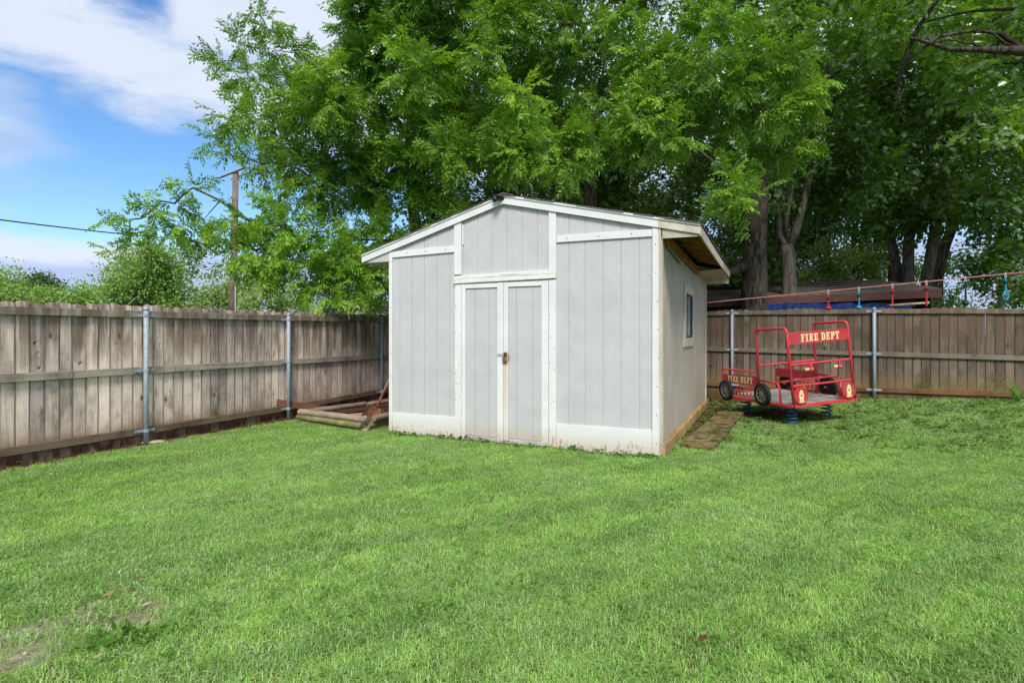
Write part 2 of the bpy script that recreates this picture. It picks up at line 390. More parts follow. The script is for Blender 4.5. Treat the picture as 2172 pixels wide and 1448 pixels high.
def masks(x, y):
    """soil: bare earth or mulch; grass: how thick the turf stands"""
    e = x * E2.x + y * E2.y; n = x * N2.x + y * N2.y; nz = fbm(x, y, 1.4, 3); n2 = fbm(x, y, 6, 9)
    le, ln = e - SE0, n - SN0
    soil = sstep(-e + (nz - .5) * .35, FD - .38, FD - .12) * (e > -FD - .3)                                   # along the left fence
    soil = np.maximum(soil, sstep(n + (nz - .5) * .8, 11.75, 12.35) * (n < BD + .3) * (1 - .75 * sstep(e, .6, 1.2)))
    bed = sstep(le, np.where(ln > .75, -2.75, -2.0), np.where(ln > .75, -2.6, -1.75)) * (1 - sstep(le, -.1, .1)) * sstep(ln, .2, .45)
    bed = bed * (1 - sstep(ln, 5.5, 6))
    corner = sstep(n + (nz - .5), 8.9, 9.4) * (1 - sstep(le, .2, .4)) * (1 - sstep(le, -3.6, -3.2) * 0)
    corner = corner * sstep(le, -3.6, -3.0)
    soil = np.maximum(soil, np.maximum(bed, corner))
    inshed = sstep(le, -.12, .0) * (1 - sstep(le, SHW, SHW + .12)) * sstep(ln, -.10, -.0) * (1 - sstep(ln, SHD, SHD + .1))
    beside = sstep(le, SHW - .1, SHW) * (1 - sstep(le + (nz - .5) * .5, SHW + .45, SHW + .9)) * sstep(ln, .6, 1.6) * .75
    soil = np.maximum(soil, np.maximum(inshed, beside))
    tr = np.exp(-(((x - 4.6) / 1.15) ** 2 + ((y - 9.6) / .95) ** 2) ** 1.6); soil = np.maximum(soil, tr * (.75 + .6 * (nz - .4)))
    # worn patch in the foreground at the left
    px, py = x + 2.10, y - 2.80
    a = R(62); u = px * math.cos(a) + py * math.sin(a); v = -px * math.sin(a) + py * math.cos(a)
    worn = np.clip(1.35 - ((u / .55) ** 2 + (v / .27) ** 2) + (n2 - .5) * 3.4 + (nz - .5), 0, 1)
    soil2 = np.clip(soil, 0, 1)
    thin = np.clip(sstep(n + (nz - .5) * 1.6, 8.2, 9.4) * (.62 + .5 * (n2 - .5)) * sstep(le, SHW - .6, SHW + .4), 0, 1)
    grass = (1 - sstep(soil2, .25, .75)) * (1 - thin) * (1 - .96 * worn)
    return soil2, worn, grass
def axis(lo, hi, step, far):
    a = list(np.arange(lo, hi + 1e-6, step)); d = step; p, q = lo, hi; L, H = [], []
    while q < far: d *= 1.45; q += d; H.append(q)
    d = step
    while p > -far: d *= 1.45; p -= d; L.append(p)
    return np.array(L[::-1] + a + H)
def np_mesh(name, V, tris, mats, tint=None, quads=None):
    me = bpy.data.meshes.new(name); me.vertices.add(len(V)); me.vertices.foreach_set('co', np.asarray(V, np.float32).ravel())
    fc = tris if quads is None else quads; k = fc.shape[1]
    me.loops.add(fc.size); me.loops.foreach_set('vertex_index', fc.astype(np.int32).ravel())
    me.polygons.add(len(fc)); me.polygons.foreach_set('loop_start', np.arange(0, fc.size, k, dtype=np.int32))
    me.update(calc_edges=True)
    for m in mats: me.materials.append(m)
    if tint is not None:
        a = me.attributes.new('tint', 'FLOAT', 'POINT'); a.data.foreach_set('value', np.asarray(tint, np.float32))
    return me
def grid(xs, ys):
    X, Y = np.meshgrid(xs, ys); X = X.ravel(); Y = Y.ravel(); nx, ny = len(xs), len(ys)
    i, j = np.meshgrid(np.arange(nx - 1), np.arange(ny - 1)); b = (j * nx + i).ravel()
    return X, Y, np.stack([b, b + 1, b + 1 + nx, b + nx], 1)
def fattr(me, name, v):
    a = me.attributes.new(name, 'FLOAT', 'POINT'); a.data.foreach_set('value', np.asarray(v, np.float32))
def m_ground():
    def fn(t, b):
        p = t.new('ShaderNodeNewGeometry').outputs['Position']
        n = t.noise(p, 18, 6, .7); n2 = t.noise(p, 2.2, 5, .6); n3 = t.noise(p, 70, 4, .7)
        turf = t.mix(t.ss(n, .3, .7), (.045, .075, .016), (.17, .21, .06))
        soil = t.mix(t.ss(n, .32, .7), (.045, .022, .014), (.17, .085, .055)); soil = t.mix(t.ss(n3, .58, .72, 0., .7), soil, (.27, .15, .11))
        soil = t.mix(t.ss(n2, .52, .66, 0., .45), soil, (.035, .05, .014))
        worn = t.mix(t.ss(n, .3, .7), (.22, .23, .12), (.42, .42, .25)); worn = t.mix(t.ss(n3, .5, .7, 0., .45), worn, (.12, .10, .05))
        c = t.mix(t.attr('soil'), turf, soil); c = t.mix(t.attr('worn'), c, worn)
        bump(t, b, t.m('ADD', n, n3), .8, .03); return c
    return mat('lawn_earth', fn, .95, .1)
M_ground = m_ground()
xs = axis(-8, 11, .08, 420); ys = axis(.6, 15, .08, 420)
X, Y, Q = grid(xs, ys); so, wo, gr = masks(X, Y)
Z = gz(X, Y) - .012 * wo + .01 * (fbm(X, Y, 3, 21) - .5) * (so > .3)
me = np_mesh('ground', np.stack([X, Y, Z], 1), None, [M_ground], quads=Q); fattr(me, 'soil', so); fattr(me, 'worn', wo)
me.polygons.foreach_set('use_smooth', [True] * len(me.polygons))
tag(link('ground', me), None, None, None, 'structure')

# ------------------------------------------------------------------ grass (geometry nodes on the ground sheet)
def grassmat():
    m = bpy.data.materials.new('grass_blade'); m.use_nodes = True; t = NT(m.node_tree); t.n.clear()
    out = t.new('ShaderNodeOutputMaterial'); p = t.new('ShaderNodeNewGeometry').outputs['Position']; r = t.new('ShaderNodeObjectInfo').outputs['Random']; a = t.attr('tint')
    big = t.noise(p, .8, 4, .6); mid = t.noise(p, 3.3, 4, .6)
    f = t.m('ADD', t.m('MULTIPLY', big, .55), t.m('ADD', t.m('MULTIPLY', mid, .45), t.m('MULTIPLY', t.m('SUBTRACT', r, .5), .35)))
    c = t.mix(t.ss(f, .34, .66), (.20, .405, .078), (.37, .61, .16))
    u_, v_, _z = t.sep(p); band = t.noise(t.comb(t.m('ADD', t.m('MULTIPLY', u_, .9), t.m('MULTIPLY', v_, -1.5)), t.m('MULTIPLY', t.m('ADD', u_, v_), .16), 0.), 1.5, 2, .5)
    c = t.mix(t.ss(band, .42, .58, 0., .85), c, t.mix(1., c, (1.36, 1.26, 1.15), 'MULTIPLY'))
    big2 = t.noise(p, .55, 3, .5); c = t.mix(t.ss(big2, .46, .62, 0., .45), c, (.40, .62, .20))
    c = t.mix(t.ss(a, .86, .93, 0., .85), c, (.47, .50, .28))       # dry pale blades
    c = t.mix(t.ss(a, .10, .02, 0., .8), c, (.30, .215, .11))       # dead brown blades
    yel = t.noise(p, 1.7, 3, .5); c = t.mix(t.ss(yel, .56, .72, 0., .35), c, (.27, .33, .10))
    d = t.new('ShaderNodeBsdfDiffuse'); t.put(d.inputs[0], c); tr = t.new('ShaderNodeBsdfTranslucent'); t.put(tr.inputs[0], t.mix(1., c, (1.2, 1.25, .7), 'MULTIPLY'))
    m1 = t.new('ShaderNodeMixShader'); m1.inputs[0].default_value = .48; t.l.new(d.outputs[0], m1.inputs[1]); t.l.new(tr.outputs[0], m1.inputs[2])
    gl = t.new('ShaderNodeBsdfGlossy'); gl.inputs['Roughness'].default_value = .45
    m2 = t.new('ShaderNodeMixShader'); m2.inputs[0].default_value = .04; t.l.new(m1.outputs[0], m2.inputs[1]); t.l.new(gl.outputs[0], m2.inputs[2])
    t.l.new(m2.outputs[0], out.inputs[0]); return m
M_grass = grassmat()
M_pale = leafmat('pale_clipping', (.28, .40, .16), (.46, .58, .30), (.58, .62, .44), .35, .05)
def tuft(nb, rad, h0, h1, w, lean, pale=False):
    V, T, tin = [], [], []
    for _ in range(nb):
        a = random.random() * 6.283; r = rad * math.sqrt(random.random()); bx, by = r * math.cos(a), r * math.sin(a)
        d = random.random() * 6.283; h = random.uniform(h0, h1); ln = h * random.uniform(*lean); ww = w * random.uniform(.7, 1.2)
        dx, dy = math.cos(d), math.sin(d); sx, sy = -dy * ww / 2, dx * ww / 2; o = len(V)
        V += [(bx - sx, by - sy, -.01), (bx + sx, by + sy, -.01), (bx + dx * ln * .35 + sx, by + dy * ln * .35 + sy, h * .62), (bx + dx * ln * .35 - sx, by + dy * ln * .35 - sy, h * .62), (bx + dx * ln, by + dy * ln, h * (.95 if ln < h else .6))]
        T += [(o, o + 1, o + 2), (o, o + 2, o + 3), (o + 3, o + 2, o + 4)]; tin += [random.random()] * 5
    return np.array(V), np.array(T), np.array(tin)
gsrc = bpy.data.collections.new('grass_source'); psrc = bpy.data.collections.new('clipping_source')
for k in range(7):
    V, T, tin = tuft(46, .078, .014, .038, .0035, (.5, 2.0)); gsrc.objects.link(bpy.data.objects.new('grass_tuft', np_mesh('grass_tuft', V, T, [M_grass], tin)))
for k in range(5):
    V, T, tin = tuft(18, .055, .022, .042, .0058, (.8, 1.7)); psrc.objects.link(bpy.data.objects.new('clipping_tuft', np_mesh('clipping_tuft', V, T, [M_pale], tin * .9)))
def scatter(name, coll, dens_attr, dens, smin, smax, mesh, seed):
    ng = bpy.data.node_groups.new(name, 'GeometryNodeTree'); ng.interface.new_socket('Geometry', in_out='INPUT', socket_type='NodeSocketGeometry'); ng.interface.new_socket('Geometry', in_out='OUTPUT', socket_type='NodeSocketGeometry')
    n = ng.nodes; l = ng.links; i = n.new('NodeGroupInput'); o = n.new('NodeGroupOutput')
    d = n.new('GeometryNodeDistributePointsOnFaces'); d.inputs['Seed'].default_value = seed
    at_ = n.new('GeometryNodeInputNamedAttribute'); at_.data_type = 'FLOAT'; at_.inputs[0].default_value = dens_attr
    mu = n.new('ShaderNodeMath'); mu.operation = 'MULTIPLY'; mu.inputs[1].default_value = dens
    l.new(at_.outputs[0], mu.inputs[0]); l.new(i.outputs[0], d.inputs[0]); l.new(mu.outputs[0], d.inputs['Density'])
    ci = n.new('GeometryNodeCollectionInfo'); ci.inputs[0].default_value = coll; ci.inputs[1].default_value = True; ci.inputs[2].default_value = True
    ins = n.new('GeometryNodeInstanceOnPoints'); ins.inputs['Pick Instance'].default_value = True
    rv = n.new('FunctionNodeRandomValue'); rv.data_type = 'FLOAT_VECTOR'; rv.inputs[0].default_value = (-.12, -.12, 0); rv.inputs[1].default_value = (.12, .12, 6.283)
    rs = n.new('FunctionNodeRandomValue'); rs.data_type = 'FLOAT'; rs.inputs[2].default_value = smin; rs.inputs[3].default_value = smax
    l.new(d.outputs[0], ins.inputs['Points']); l.new(ci.outputs[0], ins.inputs['Instance']); l.new(rv.outputs[0], ins.inputs['Rotation']); l.new(rs.outputs[1], ins.inputs['Scale']); l.new(ins.outputs[0], o.inputs[0])
    ob = link(name, mesh); mo = ob.modifiers.new('scatter', 'NODES'); mo.node_group = ng; ob['kind'] = 'stuff'; return ob
gx = np.arange(-8, 11.01, .085); gy = np.arange(1.2, 14, .085)
X, Y, Q = grid(gx, gy); so, wo, gr = masks(X, Y)
vis = (np.abs(X) < Y * .95 + 1.6) & (Y > 1.4)
e_, n_ = X * E2.x + Y * E2.y, X * N2.x + Y * N2.y
inyard = (e_ > -FD + .06) & (n_ < BD - .1)
dens = gr * vis * inyard * (.62 + .38 * sstep(Y, 7, 3)) * (.35 + 1.15 * fbm(X, Y, 2.6, 33))
pale = vis * inyard * np.clip(sstep(fbm(X, Y, 1.15, 44), .48, .62) * .5 + sstep(-X, .2, 1.6) * sstep(Y, 4.3, 3.2) * .9 * sstep(fbm(X, Y, 3.0, 51), .36, .56) + sstep(n_, 7.8, 9.5) * .4 * (fbm(X, Y, 2, 8) > .45), 0, 1) * (1 - sstep(so, .5, .8)) * (1 - .2 * wo)
gm = np_mesh('grass', np.stack([X, Y, gz(X, Y)], 1), None, [M_grass], quads=Q); fattr(gm, 'dens', dens); fattr(gm, 'pale', pale)
g1 = scatter('grass', gsrc, 'dens', 620, .6, 1.15, gm, 3)
g2 = scatter('grass_clippings', psrc, 'pale', 210, .6, 1.1, gm, 11)

# ------------------------------------------------------------------ shed
PK = 1.83
def zb(a): return 3.111 - (.280 if a < PK else .235) * abs(a - PK)      # under edge of the fascia (shed base is at z=.03)
def plank(mb, a0, a1, z0, top, y0=-.012, y1=0.):
    if a0 < PK < a1: poly = [(a0, z0), (a1, z0), (a1, top(a1)), (PK, top(PK)), (a0, top(a0))]
    else: poly = [(a0, z0), (a1, z0), (a1, top(a1)), (a0, top(a0))]
    return mb.prism(poly, y0, y1)
gr_f = [0., .175, .386, .592, .801, 1.005, 1.1, 1.22, 1.437, 1.649, 1.869, 2.085, 2.301, 2.51, 2.717, 2.930, 3.155, 3.374, 3.593, 3.84]
tops = lambda a: zb(a) + .05
for a0, a1 in zip(gr_f[:-1], gr_f[1:]):
    if a1 - a0 < .02: continue
    z0 = 2.12 if (a0 >= 1.1 and a1 <= 2.52) else .0
    if a0 == 1.1 or a0 == 1.005: z0 = 0. if a0 == 1.005 else 2.12
    part('siding_plank', plank(MB(), a0 + .0036, a1 - .0036, z0, tops, -.008), P_side, shed, bevel=.002)
# inner walls
wl = MB(); wl.prism([(0.01, .0), (1.15, .0), (1.15, tops(1.15)), (0.01, tops(0.01))], .0, .03)
wl.prism([(2.5, .0), (3.83, .0), (3.83, tops(3.83)), (2.5, tops(2.5))], .0, .03); wl.prism([(1.15, 2.12), (2.5, 2.12), (2.5, tops(2.5)), (PK, tops(PK)), (1.15, tops(1.15))], .0, .03)
part('front_wall', wl, P_side, shed)
WN0, WN1, WZ0, WZ1 = 2.0, 2.8, 1.36, 2.03
sw = MB(); x0, x1 = 3.80, 3.828
sw.box(x0, .031, .1, x1, WN0, 2.52); sw.box(x0, WN1, .1, x1, SHD, 2.52); sw.box(x0, WN0, .1, x1, WN1, WZ0); sw.box(x0, WN0, WZ1, x1, WN1, 2.52)
part('side_wall', sw, P_side, shed)
part('side_wall', MB().box(.012, .031, .0, .04, SHD, 2.5), P_side, shed)
part('back_wall', MB().prism([(0.041, 0), (3.799, 0), (3.799, tops(3.799) - .02), (PK, tops(PK) - .02), (.041, tops(.041) - .02)], SHD - .03, SHD - .001), P_side, shed)
part('shed_floor', MB().box(.041, .031, .0, 3.799, SHD - .031, .06), W_deck, shed)
# side siding planks
k = 0; n0 = .10
while n0 < SHD - .1:
    n1 = min(n0 + .2032, SHD - .09)
    for a, b in ([(.14, 2.52)] if (n1 <= WN0 - .02 or n0 >= WN1 + .02) else [(.14, WZ0 - .02), (WZ1 + .02, 2.52)]):
        part('siding_plank', MB().box(3.828, n0 + .003, a, 3.840, n1 - .003, b), P_side, shed, bevel=.002)
    n0 = n1
for q in range(24):
    part('siding_plank', MB().box(0, .01 + q * .208 + .004, .0, .012, .01 + (q + 1) * .208 - .004, 2.52), P_side, shed)
# trim
def trim(a0, a1, z0, z1, p=.032, name='trim_board', m=None, bev=.003, y1=-.0125):
    return part(name, MB().box(a0, -p, z0, a1, y1, z1), m or P_trim, shed, bevel=bev)
part('corner_board', MB().prism([(0, 0), (.055, 0), (.055, zb(.055) - .002), (0, zb(0) - .002)], -.032, -.0125), P_trim, shed, bevel=.003)
part('corner_board', MB().prism([(3.742, .03), (3.838, .0), (3.845, zb(3.845) - .002), (3.745, zb(3.745) - .002)], -.036, -.0125), P_trim, shed, bevel=.003)
part('corner_board', MB().box(3.8405, -.0115, .0, 3.856, .095, 2.54), P_trim, shed, bevel=.002)
part('corner_board', MB().box(3.8405, SHD - .085, .0, 3.858, SHD + .01, 2.54), P_trim, shed, bevel=.002)
for (a0, z00, z01, a1, z10, z11) in ((.058, 2.515, 2.60, 1.083, 2.532, 2.622), (2.562, 2.562, 2.646, 3.740, 2.552, 2.636)):
    part('trim_board', MB().prism([(a0, z00), (a1, z10), (a1, z11), (a0, z01)], -.030, -.0125), P_trim, shed, bevel=.003)
for a0, a1 in ((1.085, 1.193), (2.458, 2.557)):
    part('trim_board', MB().prism([(a0, 2.225), (a1, 2.225), (a1, zb(a1) - .002), (a0, zb(a0) - .002)], -.033, -.0125), P_trim, shed, bevel=.003)
trim(1.098, 1.196, .75, 2.098, .033); trim(1.100, 1.197, .0, .745, .034)
trim(2.463, 2.557, .0, 2.098, .033)
trim(1.205, 1.225, 2.62, 2.90, .022)
# lintel: a cracked weathered beam of three uneven layers
def cracked(t, c, o):
    n = t.noise(t.map(o, (1.2, 8, 26)), 2., 5, .7, .8); return t.mix(t.ss(n, .60, .66, 0., .9), c, (.10, .08, .06))
P_lint = wood('cracked_white_timber', (.62, .58, .50), (.82, .80, .76), along='x', knots=False, moss=cracked, var=.0)
part('lintel', MB().prism([(1.085, 2.100), (2.555, 2.115), (2.560, 2.170), (1.085, 2.160)], -.050, -.0125), P_lint, shed, bevel=.004)
part('lintel', MB().prism([(1.085, 2.163), (1.5, 2.168), (2.560, 2.173), (2.555, 2.222), (1.9, 2.216), (1.083, 2.200)], -.043, -.0125), P_lint, shed, bevel=.004)
W_tan = wood('flaking_base_board', (.42, .30, .22), (.70, .60, .50), along='x', knots=False)
trim(.058, 1.096, .0, .292, .026, 'base_board'); trim(2.560, 3.739, -.01, .300, .026, 'base_board')
# drip of rotten wood under the right corner
part('rotten_sill', MB().box(3.74, -.030, -.04, 3.86, .05, -.001), W_path, shed)
# fascia and roof
part('door_header', MB().box(1.152, .0005, 2.02, 2.498, .03, 2.119), P_trim, shed)
for s in (-1, 1):
    ends = ([(-.46, PK)] if s < 0 else [(PK, 4.275)])[0]
    a0, a1 = ends; a1 -= (.0015 if s < 0 else 0); a0 += (.0015 if s > 0 else 0)
    part('gable_fascia', MB().prism([(a0, zb(a0)), (a1, zb(a1)), (a1, zb(a1) + .090), (a0, zb(a0) + .090)], -.052, -.034), P_trim, shed, bevel=.003)
    part('drip_strip', MB().prism([(a0 - (.012 if s < 0 else 0), zb(a0) + .0905), (a1, zb(a1) + .0905), (a1 + (.0 if s < 0 else .012), zb(a1) + .116), (a0 - (.012 if s < 0 else 0), zb(a0) + .116)], -.064, -.030), P_trim, shed, bevel=.003)
    # deck
    d0, d1 = (a0, PK - .001) if s < 0 else (PK + .001, a1)
    part('roof_deck', MB().prism([(d0, zb(d0) + .098), (d1, zb(d1) + .098), (d1, zb(d1) + .114), (d0, zb(d0) + .114)], -.029, SHD + .10), W_deck, shed)
    # shingle courses from the eave up
    slope = -.28 if s < 0 else .235; L = abs((-.46 if s < 0 else 4.275) - PK); nc = 14
    for c in range(nc):
        q0 = c * L / nc; q1 = q0 + L / nc + .06
        e0 = (-.475 + q0) if s < 0 else (4.29 - q0); e1 = (-.475 + q1) if s < 0 else (4.29 - q1); e1 = min(e1, PK + .03) if s < 0 else max(e1, PK - .03)
        za = zb(e0) + .1175 + random.uniform(.004, .010); zc = zb(e1) + .1175 + .001
        # front edge of each course sits uneven
        y0 = -.066 - random.uniform(.0, .014)
        poly = [(e0, za - .005), (e1, zc - .001), (e1, zc + .003), (e0, za + .004)]
        if s > 0: poly = poly[::-1]
        part('shingle_course', MB().prism(poly, y0, SHD + .12), M_shingle, shed)
nh = MB()
for a in (1.112, 1.175, 2.48, 2.54):
    for z in np.arange(.2, 2.1, .38): nh.lathe([(.006, 0), (.005, .0015), (.001, .002)], (a + random.uniform(-.01, .01), -.0345, z + random.uniform(-.1, .1)), (0, -1, 0), 6)
for z in np.arange(.15, 2.5, .33):
    nh.lathe([(.007, 0), (.006, .0015), (.001, .002)], (3.79 + random.uniform(-.03, .03), -.0365, z), (0, -1, 0), 6); nh.lathe([(.007, 0), (.006, .0015), (.001, .002)], (.03, -.0325, z), (0, -1, 0), 6)
for a in (.3, .62, .95, 2.7, 3.1, 3.5): nh.lathe([(.008, 0), (.007, .0015), (.001, .002)], (a, -.0305, 2.57 if a < 2 else 2.60), (0, -1, 0), 6)
o_ = part('nail_heads', nh, M_rust, shed); o_['kind'] = 'stuff'
part('ridge_cap', MB().prism([(PK - .14, zb(PK - .14) + .128), (PK, zb(PK) + .130), (PK + .14, zb(PK + .14) + .128), (PK + .14, zb(PK + .14) + .136), (PK, zb(PK) + .142), (PK - .14, zb(PK - .14) + .136)], -.075, SHD + .12), M_shingle, shed)
# gable returns under the overhang
part('gable_return', MB().prism([(3.858, 2.520), (4.255, 2.515), (4.255, zb(4.255) - .003 + .02), (3.858, zb(3.858) + .02)], -.030, -.016), P_side, shed)
part('gable_return', MB().prism([(-.40, 2.465), (-.004, 2.465), (-.004, zb(-.004) + .02), (-.40, zb(-.40) + .02)], -.030, -.016), P_side, shed)
part('soffit_panel', MB().box(-.44, -.015, 2.455, -.002, SHD + .05, 2.464), P_side, shed)
# eave fascia on both sides, the right one bowed
nseg = 12
bow = lambda y: .020 * math.sin(math.pi * (y - .0) / SHD)
fb = MB()
for i in range(nseg):
    y0, y1 = -.032 + i * (SHD + .08) / nseg, -.032 + (i + 1) * (SHD + .08) / nseg
    z0, z1 = zb(4.275) - .012 - bow(y0), zb(4.275) - .012 - bow(y1)
    o = len(fb.v)
    fb.add([(4.262, y0, z0), (4.280, y0, z0), (4.280, y0, z0 + .115), (4.262, y0, z0 + .115), (4.262, y1, z1), (4.280, y1, z1), (4.280, y1, z1 + .115), (4.262, y1, z1 + .115)], [(0, 1, 5, 4), (1, 2, 6, 5), (2, 3, 7, 6), (3, 0, 4, 7)] + ([(0, 3, 2, 1)] if i == 0 else []) + ([(4, 5, 6, 7)] if i == nseg - 1 else []))
part('eave_fascia', fb, P_trim, shed)
part('eave_fascia', MB().box(-.478, -.05, zb(-.46) + .0, -.462, SHD + .05, zb(-.46) + .085), P_trim, shed)
# open eave: rafters, ledger, remaining soffit panel
for y in (.12, .72, 1.32, 1.92, 2.52, 3.12):
    part('rafter', MB().prism([(3.88, zb(3.88) - .0), (4.258, zb(4.258) - .0), (4.258, zb(4.258) + .095), (3.88, zb(3.88) + .095)], y, y + .045), W_rafter, shed)
part('ledger_board', MB().prism([(.09, 2.50), (3.35, 2.43), (3.35, 2.53), (.09, 2.60)], 3.858, 3.892, axis='x'), W_rafter, shed)
part('flashing_patch', MB().prism([(.25, 2.46), (.6, 2.44), (1.3, 2.38), (1.35, 2.42), (.95, 2.475), (.25, 2.495)], 3.8575, 3.868, axis='x'), M_teal, shed)
sp = MB(); ns = 8
for i in range(ns):
    y0, y1 = 3.40 + i * (SHD + .03 - 3.40) / ns, 3.40 + (i + 1) * (SHD + .03 - 3.40) / ns
    d = lambda y: .035 * math.sin(math.pi * min(1, (y - 3.4) / 1.6)) 
    sp.add([(3.86, y0, 2.49 - d(y0)), (4.262, y0, 2.505), (4.262, y1, 2.505), (3.86, y1, 2.49 - d(y1)), (3.86, y0, 2.50 - d(y0)), (4.262, y0, 2.515), (4.262, y1, 2.515), (3.86, y1, 2.50 - d(y1))], [(0, 3, 2, 1), (4, 5, 6, 7), (0, 1, 5, 4), (2, 3, 7, 6)])
part('soffit_panel', sp, P_side, shed)
part('eave_block', MB().box(3.86, SHD + .032, 2.40, 4.26, SHD + .045, 2.56), P_trim, shed)
part('base_timber', MB().box(3.842, .03, -.03, 3.885, SHD + .12, .125), W_base, shed, bevel=.004)
part('base_timber', MB().box(3.842, .10, .1255, 3.868, SHD + .0, .139), W_base, shed)
# window
wn = part('window', MB().box(3.8405, WN0 - .16, WZ0 - .13, 3.862, WN0 - .0, WZ1 + .12).box(3.8405, WN1, WZ0 - .13, 3.862, WN1 + .14, WZ1 + .12).box(3.8405, WN0, WZ1, 3.862, WN1, WZ1 + .12).box(3.8405, WN0, WZ0 - .13, 3.862, WN1, WZ0), P_trim, shed)
part('window_frame', MB().box(3.82, WN0, WZ0, 3.858, WN0 + .03, WZ1).box(3.82, WN1 - .03, WZ0, 3.858, WN1, WZ1).box(3.82, WN0 + .03, WZ1 - .03, 3.858, WN1 - .03, WZ1).box(3.82, WN0 + .03, WZ0, 3.858, WN1 - .03, WZ0 + .03), M_alu, wn)
part('pane', MB().box(3.832, WN0 + .031, WZ0 + .031, 3.836, 2.375, WZ1 - .031), M_glass, wn)
part('pane', MB().box(3.838, 2.425, WZ0 + .031, 3.842, WN1 - .031, WZ1 - .031), M_glass, wn)
part('mullion', MB().box(3.828, 2.376, WZ0 + .031, 3.862, 2.424, WZ1 - .031), M_mull, wn)
# doors
W_brail = wood('peeling_bottom_rail', (.16, .12, .10), (.62, .57, .52), along='x', knots=False)
def door(a0, a1, s0, s1, grooves, gap):
    d = part('door', MB().box(a0 + .01, -.006, .02, a1 - .01, .012, 2.085), P_side, shed)
    z0, z1 = .0, 2.092
    part('door_stile', MB().box(a0, -.036, z0, s0, -.007, z1), P_trim, d, bevel=.003)
    part('door_stile', MB().box(s1, -.036, z0, a1, -.007, z1), P_trim, d, bevel=.003)
    part('door_rail', MB().box(s0 + .001, -.033, z1 - .062, s1 - .001, -.007, z1 - .002), P_trim, d, bevel=.003)
    part('door_rail', MB().box(s0 + .001, -.031, z0 + .005, s1 - .001, -.007, z0 + .055), W_brail, d, bevel=.004)
    g = [s0 + .002] + grooves + [s1 - .002]
    for u, v in zip(g[:-1], g[1:]): part('door_plank', MB().box(u + .0025, -.016, .061, v - .0025, -.0065, z1 - .065), P_side, d, bevel=.002)
    return d
d1 = door(1.203, 1.828, 1.262, 1.742, [1.40, 1.61], 0)
d2 = door(1.834, 2.456, 1.897, 2.362, [2.01, 2.24], 0)
part('hasp', MB().box(1.745, -.044, 1.130, 1.815, -.0365, 1.168).box(1.815, -.042, 1.128, 1.832, -.0365, 1.170), M_zinc, d1, bevel=.001)
part('staple', MB().box(1.838, -.042, 1.125, 1.878, -.0365, 1.178).tube([(1.850, -.040, 1.150), (1.850, -.060, 1.150), (1.866, -.060, 1.150), (1.866, -.040, 1.150)], .004, 6), M_rust, d2)
pad = thing('padlock', CL + E2 * 1.855 - N2 * .055 + Vector((0, 0, 1.08)), 'small dull steel padlock hanging from the rusty hasp between the shed doors', 'padlock', None, ROT)
part('lock_body', MB().box(-.024, -.012, -.024, .024, .010, .024, Matrix.Rotation(R(-28), 4, 'Y')), M_lock, pad, bevel=.004)
part('shackle', MB().tube([(-.014, 0, .018), (-.006, 0, .05), (0, 0, .066), (.008, 0, .066), (.014, 0, .050), (.012, 0, .022)], .0035, 6), M_lock, pad, smooth=True)
# security camera
sc_ = thing('security_camera', CL + E2 * 1.80 - N2 * .07 + Vector((0, 0, zb(1.8) + .075)), 'black bullet security camera fixed at the peak of the shed gable', 'camera', None, ROT)
ax = Vector((-.62, -.72, -.32)).normalized()
part('mount', MB().lathe([(.002, -.02), (.030, -.02), (.034, .0), (.026, .016), (.012, .02), (.012, .045), (.002, .046)], (.02, .018, .008), (0, -1, 0), 16), M_black, sc_, smooth=True)
part('camera_body', MB().lathe([(.002, -.055), (.026, -.052), (.032, -.03), (.033, .03), (.036, .055), (.030, .056), (.028, .045), (.002, .044)], Vector((-.02, -.05, -.012)), ax, 18), M_black, sc_, smooth=True)
part('lens', MB().lathe([(.002, .0455), (.02, .0455), (.02, .048), (.002, .049)], Vector((-.02, -.05, -.012)), ax, 14), M_lens, sc_, smooth=True)
part('antenna', MB().tube([(-.085, .0, -.004), (.035, .0, .054)], .007, 8), M_black, sc_, smooth=True)
part('sun_hood', MB().box(-.07, -.03, -.003, .06, .03, .003, Matrix.Translation((-.02, -.06, .028)) @ Matrix.Rotation(R(20), 4, 'Y')), M_black, sc_)

